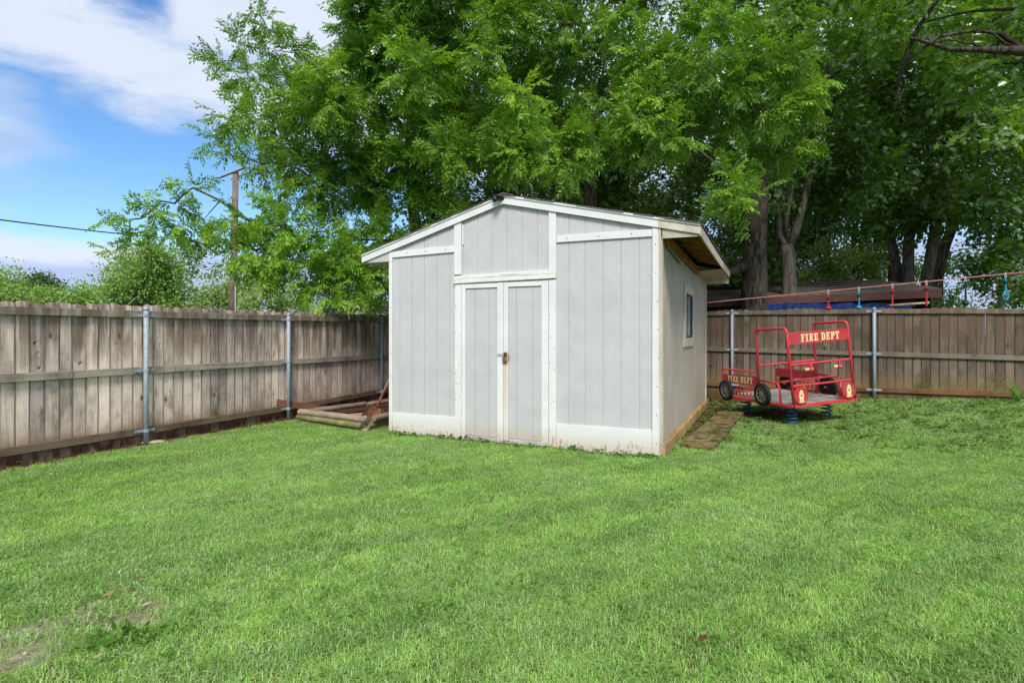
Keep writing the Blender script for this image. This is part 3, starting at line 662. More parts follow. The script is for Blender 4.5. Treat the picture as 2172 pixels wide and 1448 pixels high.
# ------------------------------------------------------------------ fences
def picket_mesh(w, h, t, worn, m, holes=()):
    mb = MB(); c = w * .26
    top = [(w / 2, h - c * 1.0), (w / 2 - c * .45, h - c * .35 + random.uniform(-1, 1) * worn), (w * .18, h - .006 + random.uniform(-1, .3) * worn), (-w * .12, h + random.uniform(-1, .3) * worn), (-w / 2 + c * .5, h - c * .3 + random.uniform(-1, 1) * worn), (-w / 2, h - c * 1.0)]
    zs = sorted(holes, key=lambda q: q[1]); z = 0
    for hx, hz, hr in zs:
        s = hr * 1.9; x0 = max(-w / 2, hx - s); x1 = min(w / 2, hx + s)
        mb.box(-w / 2, 0, z, w / 2, t, hz - s); z = hz + s
        if x0 > -w / 2 + .002: mb.box(-w / 2, 0, hz - s, x0, t, hz + s)
        if x1 < w / 2 - .002: mb.box(x1, 0, hz - s, w / 2, t, hz + s)
        n = 16; vs = []
        for y in (0, t):
            for k in range(n):
                q = 2 * math.pi * k / n; cx, cz = math.cos(q), math.sin(q); mx = max(abs(cx), abs(cz))
                vs.append((hx + hr * cx * (1 + .15 * math.sin(3 * q)), y, hz + hr * cz * 1.15)); ex = cx / mx; ez = cz / mx
                vs.append(((x1 if ex > 0 else x0) if abs(ex) > .999 else hx + ((x1 - hx) if ex > 0 else (hx - x0)) * ex, y, hz + s * ez))
        o = 2 * n; fs = []
        for k in range(n):
            a, b = 2 * k, 2 * ((k + 1) % n)
            fs += [(a, a + 1, b + 1, b), (o + a, o + b, o + b + 1, o + a + 1), (a, b, o + b, o + a)]
        mb.add(vs, fs)
    mb.prism([(-w / 2, z), (w / 2, z)] + top, 0, t)
    me = mb.mesh('picket', m)
    if not holes:
        bm = bmesh.new(); bm.from_mesh(me); ed = [e for e in bm.edges if abs(abs(e.verts[0].co.x) - w / 2) < 1e-4 and abs(e.verts[0].co.x - e.verts[1].co.x) < 1e-4 and abs(e.verts[0].co.y - e.verts[1].co.y) < 1e-4]
        bmesh.ops.bevel(bm, geom=ed, offset=.005, segments=1, affect='EDGES'); bm.to_mesh(me); bm.free()
    return me
# left fence: local x runs out of the yard frame's n, built in yard axes with its origin at the far corner
fl = thing('wooden_fence', yard(-FD, BD, .0), 'weathered grey-brown picket fence running along the left side to the corner behind the shed', 'fence', None, ROT)
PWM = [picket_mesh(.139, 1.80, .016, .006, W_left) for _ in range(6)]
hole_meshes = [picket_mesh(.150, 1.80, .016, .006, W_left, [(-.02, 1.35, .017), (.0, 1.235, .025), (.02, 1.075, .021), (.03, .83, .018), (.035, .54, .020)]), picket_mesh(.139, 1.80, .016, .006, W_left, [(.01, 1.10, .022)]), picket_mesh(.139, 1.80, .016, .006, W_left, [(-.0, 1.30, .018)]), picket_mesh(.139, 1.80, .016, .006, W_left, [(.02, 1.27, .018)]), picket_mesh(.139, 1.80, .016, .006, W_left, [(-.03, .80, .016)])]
def fence_top_left(t): return 1.0 + (.0 if t > 4 else -.012 * (4 - t))
t = .2; idx = 0
def leftt(px):
    u = (px - 1086) / F; k_ = -FD / (E2.x * u + E2.y); return k_ * (u * N2.x + N2.y)
special = {leftt(72): 0, leftt(168): 1, leftt(248): 2, leftt(339): 3, leftt(354): 4}
used = set()
while t < BD - .05:
    w = random.choice((.139, .139, .145, .132))
    me_ = random.choice(PWM)
    for s_, j in special.items():
        if j not in used and abs(t + w / 2 - s_) < w / 2 + .005: me_ = hole_meshes[j]; used.add(j)
    g = float(gz(*(yard(-FD, t).xy)))
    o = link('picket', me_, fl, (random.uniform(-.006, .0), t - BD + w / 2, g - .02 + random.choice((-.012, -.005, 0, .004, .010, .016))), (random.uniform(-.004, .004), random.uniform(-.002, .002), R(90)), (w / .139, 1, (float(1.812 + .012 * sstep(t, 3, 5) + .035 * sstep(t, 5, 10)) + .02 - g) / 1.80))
    t += w + random.choice((0, 0, 0, 0, .0005, .002)); idx += 1
# rails (sit on the yard side), in bays between the posts
posts_t = [2.17, 4.627, 7.007, 9.503, 11.95]
def rail_left(t0, t1, z0, z1, th=.038, h=.089, m=W_rail):
    a, b = t0 - BD, t1 - BD
    vs = [(.010, a, z0 - h / 2), (.010 + th, a, z0 - h / 2), (.010 + th, a, z0 + h / 2), (.010, a, z0 + h / 2), (.010, b, z1 - h / 2), (.010 + th, b, z1 - h / 2), (.010 + th, b, z1 + h / 2), (.010, b, z1 + h / 2)]
    part('rail', MB().add(vs, [(0, 1, 2, 3), (7, 6, 5, 4), (0, 4, 5, 1), (1, 5, 6, 2), (2, 6, 7, 3), (3, 7, 4, 0)]), m, fl, bevel=.004)
W_raild = wood('dark_bottom_rail', (.045, .032, .02), (.20, .15, .10), along='y', var=.1)
ends = [.2] + posts_t[1:] + [BD - .05]
for t0, t1 in zip(ends[:-1], ends[1:]):
    zt = lambda t: 1.695 + .012 * sstep(t, 3, 5) + .035 * sstep(t, 5, 10); zm = lambda t: .975; zl = lambda t: .185 + .06 * sstep(t, 6, 10)
    rail_left(t0 + .003, t1 - .003, float(zt(t0)), float(zt(t1))); rail_left(t0 + .003, t1 - .003, zm(t0), zm(t1)); rail_left(t0 + .003, t1 - .003, float(zl(t0)), float(zl(t1)), m=W_raild)
def steel_post(parent, x, y, g, h, zs, dirx):
    p = part('post', MB().tube([(x, y, g - .2), (x, y, h)], .030, 16), M_steel, parent, smooth=True)
    part('post_cap', MB().lathe([(.033, -.02), (.034, .0), (.030, .016), (.018, .028), (.001, .032)], (x, y, h), (0, 0, 1), 16), M_steel, p, smooth=True)
    for z in zs:
        b = MB()
        if dirx: b.box(x - .13, y + .022, z - .018, x + .13, y + .028, z + .018)
        else: b.box(x - .028, y - .13, z - .018, x - .022, y + .13, z + .018)
        b.lathe([(.0315, -.02), (.0345, -.018), (.0345, .018), (.0315, .02)], (x, y, z), (0, 0, 1), 16)
        part('bracket', b, M_steel, p)
for q in posts_t:
    g = float(gz(*yard(-FD + .1, q).xy)); steel_post(fl, .078, q - BD, g, 1.775, [1.69 + .03 * (q > 8), .975, .19 + .05 * (q > 8)], False)
# back fence: origin at e=1.89, n=BD
fbk = thing('wooden_fence', yard(1.89, BD, .0), 'dark mossy picket fence with a scalloped top behind the red spring rider', 'fence', None, ROT)
PB = [picket_mesh(.139, 1.80, .016, .004, W_back) for _ in range(6)]
e = -FD + .02
while e < 6.6:
    w = random.choice((.139, .139, .145, .132)); c = e + w / 2
    g = float(gz(*yard(c, BD).xy))
    base = .04 + .034 * max(0, c + 1.2)
    ph = (c + 1.30) / 1.27; sc = 1.0 + .034 * abs(math.sin(math.pi * ph)) ** .8
    top = 1.925 - .018 * max(0, c - 1.5)
    if c > 2.2: sc = 1.0 + .034 * max(0, math.sin(math.pi * (c - 2.4) / 1.5)) if c < 3.95 else 1.0
    z0 = g - .02; h = top * sc - z0
    link('picket', random.choice(PB), fbk, (c - 1.89, random.uniform(.0, .006), z0), (random.uniform(-.004, .004), random.uniform(-.002, .002), 0), (w / .139, 1, h / 1.80))
    e += w + random.choice((0, 0, 0, 0, .0005, .002))
def rail_back(e0, e1, z0, z1, h=.089, m=W_railb):
    a, b = e0 - 1.89, e1 - 1.89
    part('rail', MB().prism([(a, z0 - h / 2), (b, z1 - h / 2), (b, z1 + h / 2), (a, z0 + h / 2)], -.040, -.002), m, fbk, bevel=.004)
bz = {'t': lambda e: 1.905 - .016 * max(0, e - 1.5) - .05 * (e < -1.6), 'm': lambda e: 1.115 - .025 * (e - .5) * .9, 'b': lambda e: .36 + .0 * e}
posts_e = [-5.6, -3.17, -.73, 1.89, 4.35]
ee = [-FD + .05] + posts_e + [6.6]
W_railr = wood('reddish_bottom_rail', (.075, .035, .018), (.22, .115, .055), along='x', var=.1)
for e0, e1 in zip(ee[:-1], ee[1:]):
    zm = lambda e: 1.118 - .020 * (e + 1.25); zl = lambda e: .345 + .0 * e
    rail_back(e0 + .003, e1 - .003, bz['t'](e0), bz['t'](e1)); rail_back(e0 + .003, e1 - .003, zm(e0), zm(e1)); rail_back(e0 + .003, e1 - .003, zl(e0), zl(e1), m=W_railr)
for q in posts_e:
    steel_post(fbk, q - 1.89, -.072, float(gz(*yard(q, BD - .1).xy)), 1.945, [1.90, 1.118 - .02 * (q + 1.25), .345], True)

# ------------------------------------------------------------------ raised bed of logs, bricks, shovel, boards
def log(p0, p1, r, m, label, group='timbers of the raised bed', name='landscape_timber', flat=1.0):
    p0, p1 = Vector(p0), Vector(p1); d = p1 - p0; L = d.length
    o = thing(name, (p0 + p1) / 2, label, 'timber', group); o.rotation_euler = d.to_track_quat('X', 'Z').to_euler()
    n = 9; pts = [(-L / 2 + L * i / (n - 1), random.uniform(-1, 1) * .006, random.uniform(-1, 1) * .004) for i in range(n)]
    mb = MB().tube(pts, [r * random.uniform(.94, 1.04) for _ in range(n)], 14); mb.v = [(a, b, c * flat) for a, b, c in mb.v]
    part('timber_shaft', mb, m, o, smooth=False)
    part('cut_end', MB().lathe([(r * .98, 0), (r * .97, .004), (.001, .005)], (L / 2, 0, 0), (1, 0, 0), 14), W_raild, o)
    return o
A, B = Vector((-3.42, 9.0, 0)), Vector((-2.11, 8.17, 0))
Cc = B + N2 * 2.2
zz = lambda p, z: Vector((p.x, p.y, z))
log(zz(A, .20), zz(B, .195), .050, W_log, 'grey round timber on top of the stack along the front of the raised bed')
log(zz(A, .115) + Vector((-.03, .02, 0)), zz(B, .105) + Vector((-.09, .0, 0)), .045, W_logm, 'mossy middle timber in the front stack of the raised bed')
log(zz(A, .045) + Vector((.05, .0, 0)), zz(B, .035) + Vector((.03, -.02, 0)), .045, W_logm, 'pale half-buried bottom timber in the front stack of the raised bed', flat=.7)
log(zz(B, .20) + E2 * .03 + N2 * .10, zz(Cc, .22) + E2 * .03, .046, W_log, 'grey top timber running back from the stack beside the shed corner')
log(zz(B, .105) + N2 * .03 - E2 * .03, zz(Cc, .12), .046, W_logm, 'green mossy timber below the top one beside the shed corner')
log((-3.36, 9.28, .165), (-2.72, 10.35, .155), .045, W_log, 'long thin timber slanting back across the bed towards the fence corner')
log((-2.70, 10.42, .14), (-2.1, 11.4, .15), .042, W_log, 'short timber at the far end of the bed partly behind the shed')
log(zz(B, .035) + Vector((.12, .06, 0)), zz(B, .05) + N2 * .8 + Vector((.1, 0, 0)), .035, W_logm, 'thin pale strip of timber lying in the grass beside the shed corner', flat=.6)
bc = Vector((-2.50, 9.12, .0)); g = float(gz(bc.x, bc.y))
for k, (q, lab) in enumerate(((200, 'pink curved edging block at the left of the little ring in the bed'), (270, 'pink curved edging block at the front of the ring beside the shovel blade'), (120, 'pink curved edging block at the back of the little ring in the bed'), (345, 'pink curved edging block just behind the shovel blade'))):
    o = thing('edging_block', bc + Vector((0, 0, g)), lab, 'block', 'pink edging blocks in a ring', R(q))
    n = 6; sp_ = R(34); prof = [(.23 * math.cos(-sp_ + 2 * sp_ * i / n), .23 * math.sin(-sp_ + 2 * sp_ * i / n)) for i in range(n + 1)] + [(.13 * math.cos(sp_ - 2 * sp_ * i / n), .13 * math.sin(sp_ - 2 * sp_ * i / n)) for i in range(n + 1)]
    part('block_body', MB().prism(prof, .0, .10 + .004 * k, axis='z'), M_block, o, bevel=.006)
sh = thing('shovel', (-2.165, 8.50, .10), 'old shovel with rusty square blade stuck upright in the bed by the shed corner', 'shovel', None)
ax = Vector((.33, .52, .95)).normalized(); sx = ax.cross(Vector((.35, -1, 0))).normalized(); sy = sx.cross(ax).normalized()
Msh = Matrix((( sx.x, sy.x, ax.x, 0), (sx.y, sy.y, ax.y, 0), (sx.z, sy.z, ax.z, 0), (0, 0, 0, 1)))
bl = MB(); nx, nz = 6, 7
for s in (0, 1):
    for j in range(nz):
        for i in range(nx):
            u = i / (nx - 1) * 2 - 1; v = j / (nz - 1); wd = .088 + .010 * v - (.02 * max(0, v - .85) / .15)
            bl.v.append(tuple(Msh @ Vector((u * wd, -.016 * (1 - u * u) - .012 * v * v + s * .004, .0 + v * .27))))
for s in (0, 1):
    for j in range(nz - 1):
        for i in range(nx - 1):
            a = s * nx * nz + j * nx + i; f = (a, a + 1, a + 1 + nx, a + nx); bl.f.append(f if s == 0 else f[::-1])
part('blade', bl, M_blade, sh, smooth=True)
part('socket', MB().tube([Msh @ Vector((0, -.03, .20)), Msh @ Vector((0, -.022, .30)), Msh @ Vector((0, -.005, .38)), Msh @ Vector((0, 0, .50))], [.010, .020, .021, .020], 10), M_blade, sh, smooth=True)
part('handle', MB().tube([Msh @ Vector((0, 0, .48)), Msh @ Vector((0, .006, .8)), Msh @ Vector((0, 0, 1.25))], [.019, .019, .016], 10), W_handle, sh, smooth=True)
lf = at(586, 853, 9.32); rt = at(690, 868, 10.1)
d = rt - lf; fbd = thing('loose_board', (lf + rt) / 2, 'reddish-brown loose board propped against the bottom of the left fence behind the middle post', 'board'); fbd.rotation_euler = d.to_track_quat('X', 'Z').to_euler()
part('board', MB().box(-d.length / 2, -.012, -.055, d.length / 2, .012, .055), W_red, fbd, bevel=.003)
pv = [Vector((2.10, 7.02, 0)), Vector((2.44, 6.76, 0)), Vector((4.02, 9.62, 0)), Vector((3.70, 9.95, 0))]
pc = sum(pv, Vector()) / 4; pb = thing('walkway_board', (pc.x, pc.y, float(gz(pc.x, pc.y)) + .0), 'long flat mossy plank lying on the ground beside the right wall of the shed', 'plank', None, -math.atan2((pv[3] - pv[0]).x, (pv[3] - pv[0]).y))
Li = (pv[3] - pv[0]).length
zs_ = [float(gz(*( (pv[0] + pv[1]) / 2 * (1 - q) + (pv[2] + pv[3]) / 2 * q).xy)) - float(gz(pc.x, pc.y)) for q in (0, .33, .66, 1)]
wb = MB(); 
for i in range(4):
    y = -Li / 2 + Li * i / 3; jit = [.0, .01, -.008, .0][i]; wb.v += [(-.21, y + (.05 if i == 0 else 0), zs_[i] - .01), (.20 + jit, y - (.02 if i == 0 else 0), zs_[i] - .01), (.20 + jit, y - (.02 if i == 0 else 0), zs_[i] + .055), (-.21, y + (.05 if i == 0 else 0), zs_[i] + .055)]
for i in range(3):
    for k in range(4): wb.f.append((i * 4 + k, i * 4 + (k + 1) % 4, i * 4 + 4 + (k + 1) % 4, i * 4 + 4 + k))
wb.f += [(3, 2, 1, 0), (12, 13, 14, 15)]
part('board', wb, W_path, pb, bevel=.006)

# ------------------------------------------------------------------ fire truck spring rider
tr = thing('spring_rider', (4.24, 8.45, .0), 'red tubular fire truck spring rider with FIRE DEPT panels standing on blue coil springs', 'spring rider'); tr.rotation_mode = 'XYZ'
YAW, ROLL, TW = 14, -4.2, 1.186
tr.location = (4.24, 8.45, .335); tr.rotation_euler = (R(-.6), R(ROLL), R(YAW))
def arc(p0, p1, p2, r, n=5):
    """rounded corner at p1 between p0 and p2"""
    p0, p1, p2 = map(Vector, (p0, p1, p2)); a = (p0 - p1).normalized(); b = (p2 - p1).normalized(); out = []
    for i in range(n + 1):
        q = i / n; out.append(p1 + a * r * (1 - q) ** 2 + b * r * q ** 2)
    return out
def hoop(pts, r, rc=.07):
    o = [Vector(pts[0])]
    for i in range(1, len(pts) - 1): o += arc(pts[i - 1], pts[i], pts[i + 1], rc)
    return o + [Vector(pts[-1])]
W_ = TW; TR = .017
part('platform', MB().box(.03, .03, .012, W_ - .03, 1.72, .030), M_floor, tr)
fr = MB(); fr.box(-.01, -.012, -.012, W_ + .01, .028, .034).box(-.01, 1.722, -.012, W_ + .01, 1.76, .034).box(-.012, .0285, -.012, .0285, 1.7215, .034).box(W_ - .0285, .0285, -.012, W_ + .012, 1.7215, .034)
part('platform_frame', fr, M_red, tr, bevel=.005)
part('corner_bracket', MB().box(-.014, -.016, -.020, .045, -.0125, .010), M_black, tr)
def tubep(name, pts, r=TR, par=tr, sides=10): return part(name, MB().tube(pts, r, sides), M_red, par, smooth=True)
HT = 1.20
for s, x in ((0, .03), (1, W_ - .03)):
    k = .0
    side_hoop = tubep('side_hoop', hoop([(x, .0, .02), (x, .05, HT + .03 * s), (x, .74, HT - .01 + .03 * s), (x, .76, .02)], TR), .0215)
    tubep('side_rail', hoop([(x, .76, .50), (x, 1.74, .50), (x, 1.74, .02)], .015, .06), .015)
    pnl = part('side_panel', MB().box(x - .006, .785, .265, x + .006, 1.725, .415), M_redp, tr, bevel=.002)
    # lower rack with little spindles
    tubep('rack_rail', [(x, .80, .205), (x, 1.45, .205)], .012); tubep('rack_rail', [(x, .80, .075), (x, 1.45, .075)], .012)
    for i in range(6): tubep('spindle', [(x, .86 + i * .095, .20), (x + (.012 if s else -.012), .87 + i * .095, .14), (x, .89 + i * .095, .078)], .009, sides=6)
    xo = x - .075 if s == 0 else x + .075
    for yw, zw, rw in ((.60, .148, .187), (1.55, .135, .187)):
        sg = -1 if s == 0 else 1
        wp = part('wheel', MB().lathe([(rw * .66, -.028), (rw * .9, -.032), (rw * .985, -.02), (rw, .0), (rw * .985, .02), (rw * .9, .032), (rw * .66, .028), (rw * .66, -.028)], (xo, yw, zw), (1, 0, 0), 36), M_tyre, tr, smooth=True)
        rim = MB(); c = Vector((xo + sg * .012, yw, zw))
        rim.lathe([(rw * .58, -.012), (rw * .665, -.012), (rw * .665, .012), (rw * .58, .012), (rw * .58, -.012)], c, (1, 0, 0), 32)
        part('rim', rim, M_rim, wp)
        for i in range(8):
            q = i * math.pi / 4 + .2; Mx = Matrix.Translation(c) @ Matrix.Rotation(q, 4, 'X')
            part('spoke', MB().prism([(-.016, .02), (.016, .02), (.008, rw * .6), (-.008, rw * .6)], -.008, .008, Mx, axis='x'), M_rim, wp)
        part('hub', MB().lathe([(.001, -.014), (.03, -.014), (.03, .013), (.001, .015)], c, (sg, 0, 0), 16), M_rim, wp)
        part('wheel_disc', MB().lathe([(.001, -.003), (rw * .67, -.003), (rw * .67, .003), (.001, .003)], c - Vector((sg * .026, 0, 0)), (1, 0, 0), 28), M_tyre, wp)
        tubep('axle', [(x, yw, zw), (xo, yw, zw)], .014)
    # fender arch from the floor over the front wheel
    tubep('fender_hoop', hoop([(x, .28, .02), (x, .28, .34), (x, .74, .36)], .015, .10), .016)
for (y, z0, z1, x0, x1) in ((.0, .640, .640, .03, W_ - .03), (.0, .315, .315, .03, W_ - .03), (.75, .60, .60, .03, W_ - .03), (.30, .36, .36, .05, W_ - .05)):
    yy = y + (.0 if y > .2 else .03)
    part('cross_bar', MB().tube([(x0, yy, z0), (x0 + .05, yy, z0), (x0 + .12, yy, z0), (x1 - .12, yy, z1), (x1 - .05, yy, z1), (x1, yy, z1)], [.012, .021, .016, .016, .021, .012], 10), M_red, tr, smooth=True)
fp = part('front_panel', MB().box(.045, .034, .955, W_ - .045, .046, 1.115), M_redp, tr, bevel=.002)
tubep('panel_edge', [(.04, .04, .950), (W_ - .04, .04, .950)], .008); tubep('panel_edge', [(.04, .04, 1.12), (W_ - .04, .04, 1.12)], .008)
GL = {'F': (.66, [[(.12, 0), (.34, 0), (.34, 1), (.12, 1)], [(0, 0), (.46, 0), (.46, .12), (0, .12)], [(0, .87), (.66, .87), (.66, 1), (0, 1)], [(.55, .68), (.66, .66), (.66, .88), (.55, .88)], [(.33, .44), (.5, .44), (.5, .57), (.33, .57)], [(.45, .37), (.53, .37), (.53, .64), (.45, .64)]]),
      'I': (.44, [[(.11, 0), (.33, 0), (.33, 1), (.11, 1)], [(0, 0), (.44, 0), (.44, .12), (0, .12)], [(0, .88), (.44, .88), (.44, 1), (0, 1)]]),
      'P': (.68, [[(.12, 0), (.34, 0), (.34, 1), (.12, 1)], [(0, 0), (.46, 0), (.46, .12), (0, .12)], [(0, .88), (.52, .88), (.60, .96), (.52, 1), (0, 1)], [(.48, .5), (.62, .5), (.68, .62), (.68, .86), (.60, 1), (.48, .93)], [(.33, .42), (.56, .42), (.64, .52), (.5, .54), (.33, .54)]]),
      'T': (.68, [[(.23, 0), (.45, 0), (.45, 1), (.23, 1)], [(.12, 0), (.56, 0), (.56, .12), (.12, .12)], [(0, .86), (.68, .86), (.68, 1), (0, 1)], [(0, .66), (.11, .68), (.11, .88), (0, .88)], [(.57, .68), (.68, .66), (.68, .88), (.57, .88)]]),
      'D': (.72, [[(.12, 0), (.34, 0), (.34, 1), (.12, 1)], [(0, 0), (.5, 0), (.62, .1), (.5, .13), (0, .13)], [(0, .87), (.5, .87), (.62, .9), (.5, 1), (0, 1)], [(.5, .05), (.62, .1), (.72, .26), (.72, .74), (.62, .9), (.5, .95)]])}
GL['E'] = (.68, GL['F'][1] + [[(0, 0), (.68, 0), (.68, .13), (0, .13)], [(.57, .12), (.68, .12), (.68, .34), (.57, .32)]])
GL['R'] = (.74, GL['P'][1] + [[(.36, .46), (.54, .46), (.74, .0), (.52, .0)]])
def lettering(text, h, M, parent, squeeze=1.):
    w = sum((GL[c][0] + .14) if c != ' ' else .42 for c in text) * h * squeeze; x = -w / 2; mb = MB(); i = 0
    for c in text:
        if c == ' ': x += .42 * h * squeeze; continue
        for poly in GL[c][1]:
            i += 1; mb.prism([(x + p[0] * h * squeeze, p[1] * h) for p in poly], -.0018 - .00009 * (i % 9), .0, M)
        x += (GL[c][0] + .14) * h * squeeze
    return part('lettering', mb, M_cream, parent)
lettering('FIRE DEPT', .115, Matrix.Translation((W_ * .53, .0335, .977)), fp, .92)
for s, x in ((0, .03), (1, W_ - .03)):
    pn = [o for o in tr.children if o.name.startswith('side_panel')][s]
    M = Matrix.Translation((x + (-.0065 if s == 0 else .0065), 1.235, .285)) @ Matrix.Rotation(R(-90 if s == 0 else 90), 4, 'Z')
    lettering('FIRE DEPT', .108, M, pn, .92)
HYD = [[(.30, 0), (.70, 0), (.70, .09), (.30, .09)], [(.33, .11), (.67, .11), (.64, .17), (.36, .17)], [(.34, .19), (.66, .19), (.66, .68), (.34, .68)], [(.30, .40), (.36, .40), (.36, .58), (.30, .58)], [(.64, .40), (.70, .40), (.70, .58), (.64, .58)], [(.33, .70), (.67, .70), (.67, .76), (.33, .76)], [(.36, .78), (.64, .78), (.60, .90), (.53, .95), (.53, 1), (.47, 1), (.47, .95), (.40, .90)]]
for x in (.155, W_ - .155):
    hl = part('headlight_disc', MB().lathe([(.001, .014), (.112, .014), (.116, .020), (.126, .018), (.128, -.012), (.001, -.012)], (x, -.012, .165), (0, -1, 0), 36), M_redp, tr, smooth=False)
    mb = MB()
    for i, poly in enumerate(HYD): mb.prism([(x + (p[0] - .5) * .23, .165 + (p[1] - .5) * .195) for p in poly], -.0285, -.0262)
    part('hydrant_emblem', mb, M_cream, hl)
    part('emblem_centre', MB().lathe([(.001, .0), (.017, .0), (.017, .0022), (.001, .0023)], (x, -.029, .172), (0, -1, 0), 10), M_redp, hl)
    tubep('headlight_post', [(x + (.10 if x < .5 else -.10), .02, .0), (x + (.10 if x < .5 else -.10), .03, .31)], .013)
for x in (.40, .93):
    kb = part('play_knob', MB().box(x - .02, .01, .555, x + .02, .024, .64), M_red, tr, bevel=.006)
    part('knob_disc', MB().lathe([(.001, .012), (.032, .010), (.035, .0), (.032, -.01), (.001, -.012)], (x, .0, .545), (0, -1, 0), 18), M_red, kb, smooth=True)
    part('knob_roller', MB().lathe([(.001, .03), (.022, .03), (.026, .018), (.014, .0), (.026, -.018), (.022, -.03), (.001, -.03)], (x - .05, .045, .545), (-1, 0, 0), 14), M_cream, kb, smooth=True)
    part('knob_bolt', MB().lathe([(.001, .016), (.008, .015), (.009, .010)], (x, -.001, .545), (0, -1, 0), 8), M_zinc, kb)
Mt = Matrix.Translation(tr.location) @ tr.rotation_euler.to_matrix().to_4x4(); Mi = Mt.inverted()
for (x, y) in ((.17, .22), (W_ - .10, .50), (.26, 1.42), (W_ - .30, 1.45)):
    top = Vector((x, y, -.015)); wt = Mt @ top; gb = Vector((wt.x, wt.y, float(gz(wt.x, wt.y)) + .0)); n = 5.2; pts = []
    ax_ = (wt - gb)
    for i in range(int(n * 16)):
        q = i / (n * 16 - 1); a = q * n * 2 * math.pi; pts.append(Mi @ (gb + ax_ * q + Vector((math.cos(a) * .072, math.sin(a) * .072, 0))))
    part('coil_spring', MB().tube(pts, .0125, 8), M_spring, tr, smooth=True)

# ------------------------------------------------------------------ line of obstacles behind the truck
LA, LB_ = at(1494, 642, 11.9), at(2172, 577, 9.4)
def lp(px):
    u = (px - 1086) / F; dd = LB_ - LA; s = (LA.x - u * LA.y) / (u * dd.y - dd.x); return LA + dd * s - Vector((0, 0, .0))
LL = LA - (LB_ - LA) * .08; LR = LB_ + (LB_ - LA) * .75
sl = part('slack_line', MB().box(-.5, -.004, -.017, .5, .004, .017), M_line); d = LR - LL
sl.location = (LL + LR) / 2; sl.rotation_euler = d.to_track_quat('X', 'Z').to_euler(); sl.scale = (d.length, 1, .62); tag(sl, 'faded red webbing line stretched high above the back fence', 'webbing line')
def hanger(t, p, m, L):
    part('carabiner', MB().tube([p + Vector((-.012, 0, .0)), p + Vector((-.014, 0, -.05)), p + Vector((0, 0, -.07)), p + Vector((.014, 0, -.05)), p + Vector((.012, 0, 0)), p + Vector((0, 0, .02)), p + Vector((-.012, 0, 0))], .006, 6), M_zinc, t)
    part('rope_loop', MB().tube([p + Vector((0, 0, -.06)), p + Vector((-.016, 0, -.10)), p + Vector((-.012, 0, -.13))], .009, 6).tube([p + Vector((0, 0, -.06)), p + Vector((.016, 0, -.10)), p + Vector((.012, 0, -.13))], .009, 6), m, t)
    part('buckle', MB().box(p.x - .024, p.y - .012, p.z - .18, p.x + .024, p.y + .012, p.z - .125), M_black, t)
    part('rope', MB().tube([p + Vector((0, 0, -.175)), p + Vector((0, 0, -L))], .014, 8), m, t)
def knob(px, by, m, label):
    p = lp(px); bz_ = at(px, by, p.y).z; L = p.z - bz_ - .04; t = thing('rope_grip', p, label, 'rope grip', 'grips hanging from the red line'); z = Vector()
    hanger(t, z, m, L); part('knot', MB().lathe([(.001, -.042), (.03, -.034), (.052, -.01), (.052, .012), (.03, .036), (.001, .042)], (0, 0, -L), (0, 0, 1), 12), m, t, smooth=True)
knob(1757, 658, M_redrope, 'red knotted rope grip hanging from the line above the fence')
knob(1822, 657, M_bluerope, 'blue knotted rope grip hanging from the line above the fence')
knob(2048, 648, M_black, 'black knotted grip hanging from the line in front of the dark trees')
p = lp(2133); t_ = thing('hanging_ring', p, 'blue handle hanging from the right end of the line', 'handle', 'grips hanging from the red line'); hanger(t_, Vector(), M_bluerope, .30)
part('ring', MB().tube([(0, 0, -.28), (-.05, .0, -.36), (-.03, 0, -.44), (.03, 0, -.44), (.05, 0, -.36), (0, 0, -.28)], .012, 8), M_bluerope, t_, smooth=True)
pa, pb_ = lp(1893), lp(1965); bz0, bz1 = at(1893, 648, pa.y), at(1965, 642, pb_.y)
t_ = thing('trapeze_bar', pa, 'grey wooden trapeze bar hanging on two red ropes from the line', 'trapeze', 'grips hanging from the red line')
hanger(t_, Vector(), M_redrope, pa.z - bz0.z + .06); hanger(t_, pb_ - pa, M_redrope, pb_.z - bz1.z + .06)
part('bar', MB().tube([bz0 - pa + Vector((-.05, 0, 0)), bz1 - pa + Vector((.05, 0, 0))], .022, 10), W_log, t_, smooth=True)

# ------------------------------------------------------------------ neighbour's lean-to
nb = thing('neighbour_shed', (6.5, 15.0, .0), 'low dark outbuilding with brown fascia and shallow roof beyond the back fence', 'outbuilding', None, 0)
def nbp(px, py, Y): return at(px, py, Y) - Vector((6.5, 15.0, 0))
M_nroof = pl('old_brown_shingle', (.15, .125, .105), .95, .1, var=.4, sc=14, bmp=.5)
q0, q1, q2, q3 = nbp(1380, 642, 15.2), nbp(1996, 614, 13.6), nbp(1860, 596, 16.6), nbp(1440, 610, 17.6)
up = Vector((0, 0, .04))
nr = MB().add([q0, q1, q2, q3, q0 + up, q1 + up, q2 + up, q3 + up], [(3, 2, 1, 0), (4, 5, 6, 7), (0, 1, 5, 4), (1, 2, 6, 5), (2, 3, 7, 6), (3, 0, 4, 7)])
rf = part('roof', nr, M_nroof, nb)
for i in range(1, 6):
    a = q0.lerp(q3, i / 6) + up * 1.02; b = q1.lerp(q2, i / 6) + up * 1.02
    part('shingle_course', MB().add([a, b, b + Vector((0, 0, .018)), a + Vector((0, 0, .018)), a + Vector((0, .3, .03)), b + Vector((0, .3, .03))], [(0, 1, 2, 3), (3, 2, 5, 4), (1, 5, 2), (0, 3, 4), (0, 4, 5, 1)]), M_nroof, rf)
dn = Vector((0, 0, -.19)); ou = Vector((0, -.03, 0))
